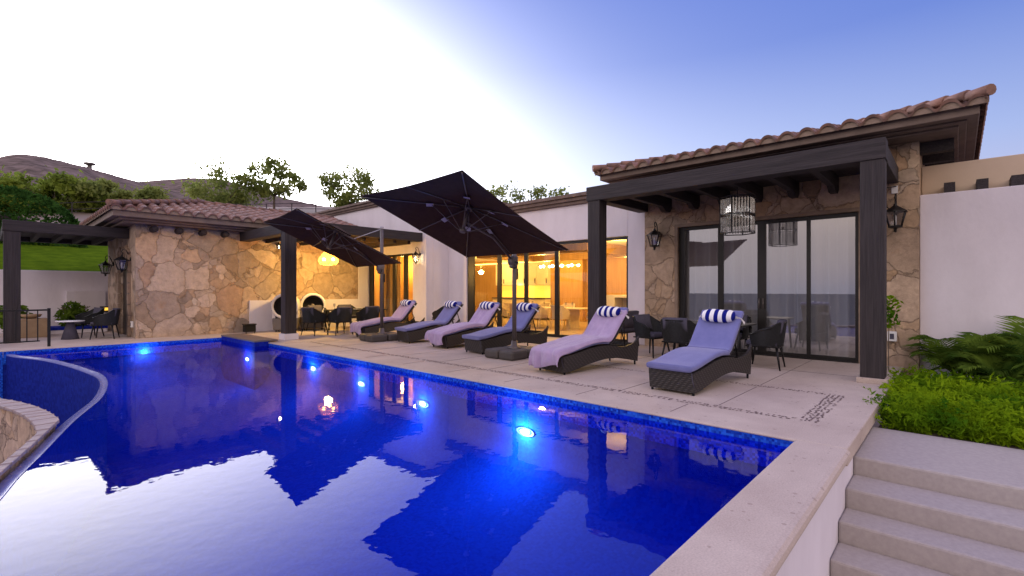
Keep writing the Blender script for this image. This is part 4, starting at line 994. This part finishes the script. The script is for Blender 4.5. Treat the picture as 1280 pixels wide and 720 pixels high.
# ------------------------------------------------------------------ cantilever umbrellas
def umbrella(label, mast, yaw, off, zc, tilt, s, mh=3.12):
    t = thing('cantilever_umbrella', label, 'umbrella', (mast[0], mast[1], 0), yaw, 'black cantilever umbrellas by the pool')
    for sx in (-1, 1):
        for sy in (-1, 1):
            a = MB(); a.box(*(sorted((sx * .01, sx * .50))), *(sorted((sy * .01, sy * .40))), .0, .19); a.build('base_block', M['basebox'], t, bevel=.05)
    a = MB(); a.lathe([(.13, .19), (.13, .21), (.075, .23), (.06, .34), (.0, .34)], 18); a.tube([(0, 0, .2), (0, 0, mh)], .046, 14); a.build('mast', M['pole'], t)
    a = MB(); a.obox((-.02, 0, 1.98), (.16, .11, .26), (0, .15, 0)); a.lathe([(0, -.07), (.1, -.07), (.1, .07), (0, .07)], 16, (-.05, 0, 2.0), 'y')
    cb = a.build('crank_box', M['pole'], t, bevel=.02)
    a = MB(); a.tube([(-.05, -.07, 1.98), (-.06, -.16, 1.97), (-.12, -.17, 1.86), (-.17, -.17, 1.85)], .012, 6); a.tube([(.06, -.03, 1.85), (.06, -.03, 1.62)], .02, 8); a.build('crank_handle', M['black'], cb)
    m = Matrix.Translation((-off, 0, zc)) @ Matrix.Rotation(tilt, 4, 'Y')
    hs = s / 2; AP = .36
    def T(x, y, z): return m @ Vector((x, y, z))
    def surf(x, y):  # pyramid height with slight edge sag
        r = max(abs(x), abs(y)) / hs; return AP * (1 - r)
    a = MB(); nn = 24
    def fc(q, b):
        x, y = (q - .5) * s, (b - .5) * s
        edge = max(abs(q - .5), abs(b - .5)) * 2; along = min(abs(q - .5), abs(b - .5)) * 2
        return T(x * (1 - .022 * edge ** 4 * (1 - along ** 2)), y * (1 - .022 * edge ** 4 * (1 - along ** 2)), surf(x, y) - .02 * edge * (1 - along))
    a.grid(fc, nn, nn, False); can = a.build('canopy', M['canopy'], t)
    sd_ = can.modifiers.new('thick', 'SOLIDIFY'); sd_.thickness = .008
    # wind vent cap
    a = MB(); vs = [T(-.32, -.32, AP * .86), T(.32, -.32, AP * .86), T(.32, .32, AP * .86), T(-.32, .32, AP * .86), T(0, 0, AP + .09)]; a.add(vs, [(0, 1, 4), (1, 2, 4), (2, 3, 4), (3, 0, 4)]); a.build('vent_cap', M['canopy'], can)
    # hem
    a = MB()
    rib_ends = [(-hs, -hs), (0, -hs), (hs, -hs), (hs, 0), (hs, hs), (0, hs), (-hs, hs), (-hs, 0)]
    for i, (x, y) in enumerate(rib_ends):
        r = MB(); r.tube([T(x * .03, y * .03, AP - .05), T(x * .985, y * .985, surf(x * .985, y * .985) - .035)], .011, 6); rb = r.build('rib', M['pole'], t)
        l = math.hypot(x, y); k = .62 / l if abs(x) == abs(y) else .55 / l
        k *= 1.15
        r = MB(); r.tube([T(x * .05, y * .05, -.16), T(x * k, y * k, surf(x * k, y * k) - .04)], .008, 6); r.build('strut', M['pole'], rb)
        px_, py_ = -y / l * .06, x / l * .06
        if i != 7:
            r = MB(); k2 = k * 1.12
            r.add([T(x * k * .93 + px_, y * k * .93 + py_, surf(x * k, y * k) - .045), T(x * k * .93 - px_, y * k * .93 - py_, surf(x * k, y * k) - .05), T(x * k2 - px_ * .9, y * k2 - py_ * .9, surf(x * k2, y * k2) - .075), T(x * k2 + px_ * .9, y * k2 + py_ * .9, surf(x * k2, y * k2) - .06)], [(0, 1, 2, 3)]); r.build('pocket_tab', M['patch'], rb)
    a = MB(); a.tube([T(0, 0, AP), T(0, 0, -.2)], [.035, .03], 10); a.tube([T(0, 0, -.13), T(0, 0, -.2)], [.07, .055], 12); a.tube([T(0, 0, AP - .02), T(0, 0, AP - .1)], [.075, .06], 12); a.build('hub', M['pole'], t)
    e = T(.12, 0, -.15)
    a = MB(); a.tube([(-.07, 0, 2.02), T(hs * .55, 0, surf(hs * .55, 0) - .10), T(.06, 0, .02)], .024, 10); a.build('boom', M['pole'], t)
    a = MB(); q = T(hs * .55, 0, surf(hs * .55, 0) + .02)
    a.tube([(0, 0, mh - .02), T(hs * .30, 0, surf(hs * .3, 0) + .015)], .012, 6); a.lathe([(0, mh - .02), (.05, mh - .02), (.05, mh + .04), (0, mh + .05)], 12); a.build('stay_rod', M['patch'], t)
    return t
umbrella('near black cantilever umbrella, tilted, the larger in view', (7.5, 6.82), 0.0, 1.38, 2.665, R(20.9), 2.86, 2.72)
umbrella('far black cantilever umbrella, tilted steeply before the stone cabin', (7.49, 11.8), -.117, 1.40, 2.648, .412, 2.80)

# ------------------------------------------------------------------ outdoor dining furniture
rc = tub_chair('rope_chair', 'black rope tub chair with its back to the pool, right behind the nearest lounger', 'chair', 'black rope tub chairs on the terrace', M['rope'], M['black'], M['greycush'])
a = MB(); a.slab([(-.17, .52), (-.22, .66), (-.25, .84)], .44, .1); a.build('back_cushion', M['greycush'], rc)
rc.location = (9.15, 3.95, 0); rc.scale = (1.08, 1.1, 1.03)
for x, y, r, lb in ((9.62, 4.80, -PI / 2 - .2, 'black rope tub chair seen side on, left end of the right outdoor table'), (9.55, 2.55, PI / 2 + .1, 'black rope tub chair right of the nearest lounger, facing left'), (10.65, 3.5, PI, 'black rope tub chair against the glass doors, facing the pool'),
                    (10.55, 12.85, PI / 2, 'lone black rope tub chair against the white wall behind a lounger'), (6.95, 14.7, .3, 'black rope tub chair nearest the middle pergola post'), (7.55, 14.25, PI / 2, 'black rope tub chair with its back to the pool, at the middle outdoor table'), (8.55, 14.3, PI / 2, 'black rope tub chair partly hidden by the farthest lounger'),
                    (7.8, 16.25, -PI / 2, 'black rope tub chair on the far side of the middle table, before the right cooler'), (8.9, 16.2, -PI / 2, 'black rope tub chair on the far side of the middle table, below the amber lamp'),
                    (2.36, 18.1, PI - .35, 'black rope armchair nearest the cabin door'), (2.12, 19.2, PI + .25, 'black rope armchair touching the round side table')):
    dup(rc, (x, y, 0), r, lb)
# framed armchair beside the white wall
fa = thing('framed_armchair', 'slim black armchair with grey cushions beside the white wall', 'chair', (10.85, 6.2, 0), PI / 2 - .15)
a = MB()
for sy in (-.27, .27):
    a.tube([(.25, sy, 0), (.25, sy, .6), (-.25, sy, .66), (-.3, sy, 0)], .013, 6)
a.tube([(-.27, -.27, .36), (-.27, .27, .36)], .013, 6); a.tube([(.25, -.27, .36), (.25, .27, .36)], .013, 6); a.build('frame', M['black'], fa)
a = MB(); a.box(-.26, .26, -.26, .26, .34, .37); a.build('seat', M['black'], fa)
a = MB(); a.slab([(-.24, .42), (0, .425), (.27, .42)], .5, .1); a.build('seat_cushion', M['greycush'], fa)
a = MB(); a.slab([(-.2, .48), (-.25, .65), (-.29, .88)], .5, .11); a.build('back_cushion', M['greycush'], fa)
def table(name, label, loc, sx, sy, topm):
    t = thing(name, label, 'table', loc, 0, 'black outdoor dining tables')
    a = MB(); a.box(-sx / 2, sx / 2, -sy / 2, sy / 2, .71, .74); a.build('tabletop', topm, t, bevel=.008)
    for px_ in (-1, 1):
        for py_ in (-1, 1):
            a = MB(); a.tube([(px_ * (sx / 2 - .1), py_ * (sy / 2 - .1), .71), (px_ * (sx / 2 - .06), py_ * (sy / 2 - .06), 0)], [.03, .018], 8); a.build('leg', M['black'], t)
    return t
table('outdoor_table', 'black outdoor table among rope chairs before the glass doors', (9.9, 3.62, 0), .9, 1.4, M['black'])
table('outdoor_table', 'black outdoor table under the amber pendant', (8.65, 15.25, 0), 1.9, 1.0, M['black'])
pt = MB(); pt.lathe([(0, .004), (.08, .004), (.13, .018), (.135, .02), (.08, .0), (0, 0)], 20)
pto = pt.build('plate', M['white']); pto.location = (7.9, 14.95, .742); tag(pto, 'white plate on the middle outdoor table', 'plate', 'plates on the middle outdoor table')
for x, y in ((8.4, 14.95), (9.0, 14.95), (8.1, 15.55), (9.0, 15.55)):
    o = pto.copy(); COL.objects.link(o); o.location = (x, y, .742)
og = wgo.copy(); COL.objects.link(og); og.location = (7.85, 15.2, .742); og['label'] = 'clear glass on the middle outdoor table'; og['group'] = 'glasses on the middle outdoor table'
ct = thing('cone_side_table', 'round topped side table on a dark conical foot, far left terrace', 'side table', (1.66, 18.6, 0))
a = MB(); a.lathe([(0, 0), (.19, 0), (.2, .01), (.085, .46), (.07, .5), (0, .5)], 28); a.build('cone_foot', M['greycush'], ct)
a = MB(); a.lathe([(0, .5), (.31, .5), (.32, .51), (.32, .525), (0, .53)], 32); a.build('round_top', M['white'], ct)

# air coolers
def cooler(loc, rz, label):
    t = thing('air_cooler', label, 'air cooler', loc, rz, 'portable air coolers by the cabin wall')
    a = MB(); a.prism([(-.36, .06), (.36, .06), (.40, .46), (-.40, .46)], 'y', -.27, .27); a.build('water_tank', M['coolg'], t, bevel=.03)
    for x in (-.28, .28):
        for y in (-.2, .2):
            a = MB(); a.cyl((x, y, .03), .03, -.012, .012, 10, 'x'); a.build('castor', M['black'], t)
    a = MB()
    a.lathe([(.34, -.30), (.375, -.34), (.42, -.33), (.43, -.28), (.43, .26), (.38, .3), (0, .3)], 32, (0, 0, .86), 'y'); a.box(-.40, -.3, -.24, .26, .462, .7); a.box(.3, .40, -.24, .26, .462, .7); a.build('drum', M['coolw'], t)
    a = MB(); a.lathe([(.345, -.28), (.34, -.1), (0, -.08)], 28, (0, 0, .86), 'y'); a.build('fan_recess', M['pit'], t)
    a = MB()
    a.lathe([(0, -.2), (.06, -.19), (.06, -.12)], 14, (0, 0, .86), 'y'); a.build('fan_hub', M['coolg'], t)
    a = MB()
    for r_ in (.12, .2, .28): a.lathe([(r_, -.285), (r_ + .006, -.285)], 28, (0, 0, .86), 'y')
    a.build('grille', M['black'], t)
    a = MB()
    for q in range(4): a.obox((-.437, .05, .72 + q * .1), (.012, .34, .03))
    a.build('side_vent', M['coolg'], t)
    return t
c1 = cooler((6.93, 16.75, 0), -.55, 'air cooler left of the pergola post, partly hidden by it')
dup(c1, (7.88, 16.85, 0), -.35, 'air cooler right of the pergola post, with its round fan in full view')
bx = thing('garden_speaker', 'small black box speaker on feet at the foot of the stone wall', 'speaker', (5.8, 16.85, 0))
a = MB(); a.box(-.16, .16, -.12, .12, .05, .27); a.build('cabinet', M['pit'], bx, bevel=.01)
a = MB(); a.box(-.18, .18, -.14, .14, .272, .31); a.build('lid', M['black'], bx, bevel=.01)
for x in (-.13, .13):
    a = MB(); a.cyl((x, -.09, 0), .015, 0, .05, 8); a.build('foot', M['black'], bx)

# railing, planter, plunge pool
rl = thing('metal_railing', 'black metal railing at the far left end of the terrace', 'railing', (0, 16.8, 0))
a = MB(); a.box(-3, .94, 16.79, 16.81, .12, .15); a.box(-3, 1.09, 16.785, 16.815, .88, .92)
u = .9
while u > -3: a.box(u - .011, u + .011, 16.79, 16.81, .151, .879); u -= .19
a.build('bars', M['black'], rl, True)
a = MB(); a.box(1.06, 1.12, 16.58, 16.64, 0, .95); a.build('end_post', M['black'], rl, True)
a = MB(); a.box(-1.5, -1.45, 16.77, 16.83, 0, .95); a.build('rail_post', M['black'], rl, True)
pn = thing('planter_box', 'tan box planter with a dark bowl on top, behind the railing', 'planter', (.95, 20.3, 0))
a = MB(); a.box(-.35, .35, -.3, .3, .0, .55); a.build('box_body', M['tan'], pn, bevel=.015)
a = MB(); a.lathe([(.08, .552), (.2, .6), (.24, .68), (.22, .68), (.1, .6), (0, .6)], 20); a.build('bowl', M['tan'], pn)
pp = thing('plunge_pool', 'small white plunge pool with blue tiled rim by the boundary wall', 'plunge pool', (1.6, 21.6, 0))
a = MB(); a.box(-.75, 1.2, -.6, .6, .004, .12); a.build('white_kerb', M['plaster'], pp, bevel=.01)
a = MB(); a.box(-.76, 1.21, -.61, .61, .122, .2); a.build('blue_rim', M['darktile'], pp)

# ------------------------------------------------------------------ vegetation
def rnd_dir():
    z = random.uniform(-1, 1); w = random.uniform(0, 2 * PI); r = math.sqrt(1 - z * z); return Vector((r * math.cos(w), r * math.sin(w), z))
def leafq(mb, p, s, el=1.6):
    n = rnd_dir(); t = n.orthogonal().normalized(); t = Matrix.Rotation(random.uniform(0, 6.28), 3, n) @ t; b = n.cross(t)
    a, c = t * s * el * .5, b * s * .5
    mb.add([p - a, p - c * .9 + a * .1, p + a, p + c * .9 + a * .1], [(0, 1, 2, 3)])
def tree(name, label, base, H, cw, chh, nleaf, leaf, lm, group=None, clumps=24, z0=.45, lean=0, seed=1, spread=.30):
    random.seed(seed)
    t = thing(name, label, 'tree', base, 0, group)
    tr = MB(); fork = Vector((lean, 0, H * z0 * .8))
    tr.tube([(0, 0, -.5), (lean * .4, .1, H * z0 * .4), fork], [H * .028, H * .022, H * .017], 8)
    cs = []
    for k in range(clumps):
        d = rnd_dir(); r = random.uniform(.45, 1) ** .6
        c = Vector((lean + d.x * cw / 2 * r, d.y * cw / 2 * r, H - chh / 2 + d.z * chh / 2 * r)); cs.append((c, random.uniform(.65, 1.25)))
        if k % 2 == 0:
            mid = fork.lerp(c, .5) + Vector((random.gauss(0, .15), random.gauss(0, .15), random.gauss(.1, .15))) * H * .08
            tr.tube([fork, mid, c], [H * .010, H * .006, H * .002], 5)
    tr.build('trunk', M['bark'], t)
    cr = MB(); per = nleaf // clumps; sg = min(cw, chh) * spread * .5
    for c, k in cs:
        for q in range(per):
            p = c + Vector((random.gauss(0, sg * k), random.gauss(0, sg * k), random.gauss(0, sg * k * .7)))
            leafq(cr, p, leaf * random.uniform(.6, 1.3))
    cr.build('crown', lm, t)
    return t
tree('broad_tree', 'wide olive green tree behind the hedge, leftmost in view', (-1, 66, 7.3), 4.3, 11, 3.2, 6500, .30, M['leaf_tree'], 'trees on the slope', 34, .3, 0, 1)
tree('broad_tree', 'rounded green tree between the hedge and the hillside', (4.6, 62, 7.8), 3.9, 9.5, 3.2, 6500, .30, M['leaf_tree'], 'trees on the slope', 34, .3, 0, 2)
tree('broad_tree', 'brownish spreading tree just left of the cabin roof corner', (9.0, 60, 8.0), 3.7, 8, 3.2, 5500, .28, M['leaf_dry'], 'trees on the slope', 30, .3, 0, 3)
tree('airy_tree', 'dense bushy tree above the cabin roof, left of the tall airy tree', (19.6, 66, 10.4), 5.6, 7.0, 4.8, 3200, .30, M['leaf_dry'], 'trees on the slope', 26, .25, 0, 4, .34)
tree('airy_tree', 'tall airy tree with gaps of sky above the cabin roof', (24.6, 63, 10.8), 6.6, 7.4, 4.2, 1900, .34, M['leaf_dry'], 'trees on the slope', 26, .45, 0, 5, .26)
tree('airy_tree', 'airy rounded tree left of the near umbrella canopy', (28.2, 51, 9.2), 5.9, 6.2, 4.4, 2100, .28, M['leaf_dry'], 'trees on the slope', 28, .4, 0, 6, .26)
tree('airy_tree', 'tree top showing just right of the near umbrella canopy', (31.5, 29.5, 5), 5.9, 3.6, 2.6, 900, .2, M['leaf_dry'], 'trees on the slope', 16, .5, 0, 7)
tree('airy_tree', 'small tree top showing above the white house roof', (33.6, 26.6, 5), 5.7, 3.6, 2.4, 900, .2, M['leaf_dry'], 'trees on the slope', 16, .5, 0, 8)
# hedge
random.seed(20)
hg = thing('clipped_hedge', 'tall dark green clipped hedge on the lawn at far left', 'hedge', (-4, 30.5, 3.2))
a = MB(); a.grid(lambda q, b: (-8 + 14.2 * q, -1.0 + .9 * math.sin(b * PI) * 0 + (.15 if 0 else 0) + 1.6 * b * 0, 2.1 * b), 20, 6)
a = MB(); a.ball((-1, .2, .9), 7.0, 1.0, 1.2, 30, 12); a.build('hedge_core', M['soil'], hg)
a = MB()
for q in range(15000):
    x = random.uniform(-9, 7.2); e = max(0, (x - 4.6) / 2.6) ** 2
    topz = 2.55 * math.sqrt(max(0.0, 1 - e * .95)) + .12 * noise.noise(Vector((x * 1.2, 0, 0)))
    if topz < .2: continue
    if random.random() < .7: p = Vector((x, -1.1 + .18 * noise.noise(Vector((x, q % 7, 3))) + random.gauss(0, .07), random.uniform(0, topz)))
    else: p = Vector((x, random.uniform(-1.1, 1.1), topz + random.gauss(0, .05)))
    if p.z > topz - .35 and p.y < -.7: p.y += (p.z - topz + .35) * .7
    leafq(a, p, random.uniform(.07, .16))
a.build('hedge_leaves', M['leaf_hedge'], hg)
# ground cover ferns
random.seed(31)
fb = MB(); gu = 0
def sprig(mb, base, h, lean, s, n=14):
    b = Vector(base); w = random.uniform(0, 2 * PI); d = Vector((math.cos(w), math.sin(w), 0)) * lean
    for k in range(n):
        t = (k + .5) / n; c = b + d * (t ** 1.4) * h + Vector((0, 0, h * (t - .22 * t * t)))
        r = (.25 + .75 * math.sin(PI * min(1, t * .9 + .1))) * h * .24
        o = rnd_dir() * r * random.uniform(.4, 1); o.z *= .6
        leafq(mb, c + o, s * random.uniform(.6, 1.4), 3.4)
        leafq(mb, c + o * .5 + rnd_dir() * .012, s * random.uniform(.6, 1.1), 2.2)
for q in range(3300):
    u = 7.14 + 2.95 * random.random() ** 1.25; v = random.uniform(-1.9, .62)
    m_ = .5 + .5 * noise.noise(Vector((u * 1.7, v * 1.7, 4)))
    hh = (.22 + .36 * m_) * random.uniform(.6, 1.35)
    if u < 7.35: hh *= .62
    if u > 9.0: hh *= 1.0
    if v > .55: hh *= .85
    sprig(fb, (u, v, -.24), hh, random.uniform(.15, 1.0), .021 if u < 8.3 else .028, 20 if u < 8.6 else 11)
tag(fb.build('fern_ground_cover', M['leaf_bright']), 'bright green feathery ground cover in the bed beside the steps', 'ground cover', kind='stuff')
# palms
def palm(label, loc, nf, Lf, seed, rz):
    random.seed(seed)
    t = thing('areca_palm', label, 'palm', loc, rz, 'areca palms by the white garden wall')
    st_ = MB(); fr = MB()
    for q in range(nf):
        w = 2 * PI * q / nf + random.gauss(0, .25); up = random.uniform(.85, 1.45); L_ = Lf * random.uniform(.7, 1.1); d = Vector((math.cos(w), math.sin(w), 0)); pts = []
        for k in range(13):
            s_ = k / 12; pts.append(Vector((0, 0, 0)) + d * (L_ * .75 * s_ ** 1.25) * (1.35 - up * .6) + Vector((0, 0, L_ * (up * s_ - .62 * s_ ** 2.3))))
        st_.tube(pts, [.012 * (1 - .8 * k / 12) for k in range(13)], 5)
        for k in range(3, 13):
            for sub in (0, .5):
                if k + sub > 12: continue
                i0 = k; p = pts[k] if sub == 0 else (pts[k] + pts[k + 1]) / 2 if k < 12 else pts[k]
                tg = (pts[min(k + 1, 12)] - pts[k - 1]).normalized(); sd2 = tg.cross(Vector((0, 0, 1)))
                if sd2.length < .01: sd2 = Vector((1, 0, 0))
                sd2.normalize(); ll = L_ * .34 * math.sin(PI * (.18 + .72 * (k + sub) / 12.5))
                for sg in (-1, 1):
                    tip = p + (sd2 * sg * .8 + tg * .65 + Vector((0, 0, -.16))) * ll * random.uniform(.85, 1.1); mid = p.lerp(tip, .5) + Vector((0, 0, .03)); wv = tg * .011
                    fr.add([p - wv, p + wv, mid + wv * 1.5, tip, mid - wv * 1.5], [(0, 1, 2, 4), (4, 2, 3)])
    st_.build('stem', M['leaf_palm'], t); fr.build('frond', M['leaf_palm'], t)
palm('areca palm nearest the stone wall corner', (10.75, -.02, -.22), 18, 1.35, 41, 0)
palm('areca palm in the dark middle of the bed', (10.7, -.30, -.22), 24, 1.25, 42, 1)
palm('areca palm toward the right edge of the bed', (10.5, -.85, -.22), 24, 1.35, 43, 2)
palm('low areca palm behind the ground cover, farthest right', (10.0, -1.35, -.22), 20, 1.2, 44, 3)
palm('short areca palm crouching under the other palms', (10.0, -.5, -.22), 18, .95, 45, 4)
# climbing plant + outlet box by the post
random.seed(50)
cv_ = thing('young_vine', 'thin young vine climbing beside the pergola post', 'plant', (10.6, .87, 0))
a = MB(); a.tube([(0, 0, -.2), (.01, .01, .4), (-.01, 0, .8), (0, .01, 1.2)], .007, 6); a.build('stem', M['bark'], cv_)
a = MB()
for q in range(150): leafq(a, Vector((random.gauss(0, .06), random.gauss(0, .07), random.uniform(.75, 1.3))), .055)
a.build('leaves', M['leaf_bright'], cv_)
ob = thing('outlet_box', 'white outlet box on the stone wall behind the pergola post', 'outlet', (11.297, .88, .55))
a = MB(); a.box(-.06, 0, -.07, .07, -.09, .09); a.build('cover', M['socket'], ob, bevel=.01)
a = MB(); a.box(-.066, -.061, -.03, .03, -.05, .05); a.build('socket', M['greycush'], ob)
o2 = dup(ob, (HU - .003, 17.75, .4), 0, 'white outlet box low on the stone wall beside the dark cabin door')
# plants on the far left
for k, (x, y, hh, lb) in enumerate(((2.0, 21.7, 1.0, 'dark leafy shrub before the white boundary wall'), (.6, 21.3, 1.0, 'leafy shrub behind the tan planter'), (-.3, 18.9, 1.1, 'green shrub at the left edge behind the railing'), (-.35, 17.6, .55, 'low bright green plant at the left edge of the terrace'))):
    t = thing('leafy_shrub', lb, 'shrub', (x, y, 0), 0, 'shrubs on the far left terrace'); random.seed(60 + k)
    a = MB()
    for q in range(7): a.tube([(0, 0, 0), (random.gauss(0, .12), random.gauss(0, .12), hh * .5), (random.gauss(0, .25), random.gauss(0, .25), hh * .85)], .012, 5)
    a.build('stems', M['bark'], t); a = MB()
    for q in range(700):
        d = rnd_dir() * random.random() ** .4; leafq(a, Vector((d.x * .42, d.y * .42, hh * .55 + d.z * hh * .45)), .09, 2)
    a.build('foliage', M['leaf_palm'] if k < 2 else M['leaf_bright'], t)
# roadside rail and lookout tower
fn_ = thing('road_fence', 'thin dark rail fence along the road above the cabin roof', 'fence', (15, 57, 9))
a = MB(); prev = None
for q in range(0, 29):
    x = 2.5 + q * 1.35; y = 57.0 - .12 * max(0, x - 22); z = ground_h(x, y) - .1
    if q % 2 == 0: a.box(x - .04, x + .04, y - .04, y + .04, z, z + 1.35)
    if prev:
        for hh in (.7, 1.3): a.tube([(prev[0], prev[1], prev[2] + hh), (x, y, z + hh)], .035, 5)
    prev = (x, y, z)
a.build('rails', M['wood_z'], fn_, True)
wt_ = azel(112, 211); d = 423; wv_ = A - R(wt_[0])
tw_ = thing('lookout_tower', 'tiny dark tower with a flat cap on the ridge', 'tower', (d * math.cos(wv_), d * math.sin(wv_), d / math.cos(R(0)) * math.tan(R(wt_[1])) + 1.4 - 1.5))
a = MB(); a.lathe([(1.6, -3), (1.3, 4)], 10); a.build('shaft', M['coolg'], tw_)
a = MB(); a.lathe([(0, 4), (3.0, 4), (3.0, 5.4), (0, 5.8)], 12); a.build('cap', M['coolg'], tw_)

# ------------------------------------------------------------------ render settings
sc.view_settings.view_transform = 'Standard'; sc.view_settings.look = 'None'; sc.view_settings.exposure = 0.30; sc.view_settings.gamma = 1
sc.cycles.use_denoising = True
sc.cycles.max_bounces = 8; sc.cycles.transparent_max_bounces = 16; sc.cycles.glossy_bounces = 4; sc.cycles.diffuse_bounces = 4
sc.cycles.caustics_reflective = False; sc.cycles.caustics_refractive = False; sc.cycles.sample_clamp_indirect = 6
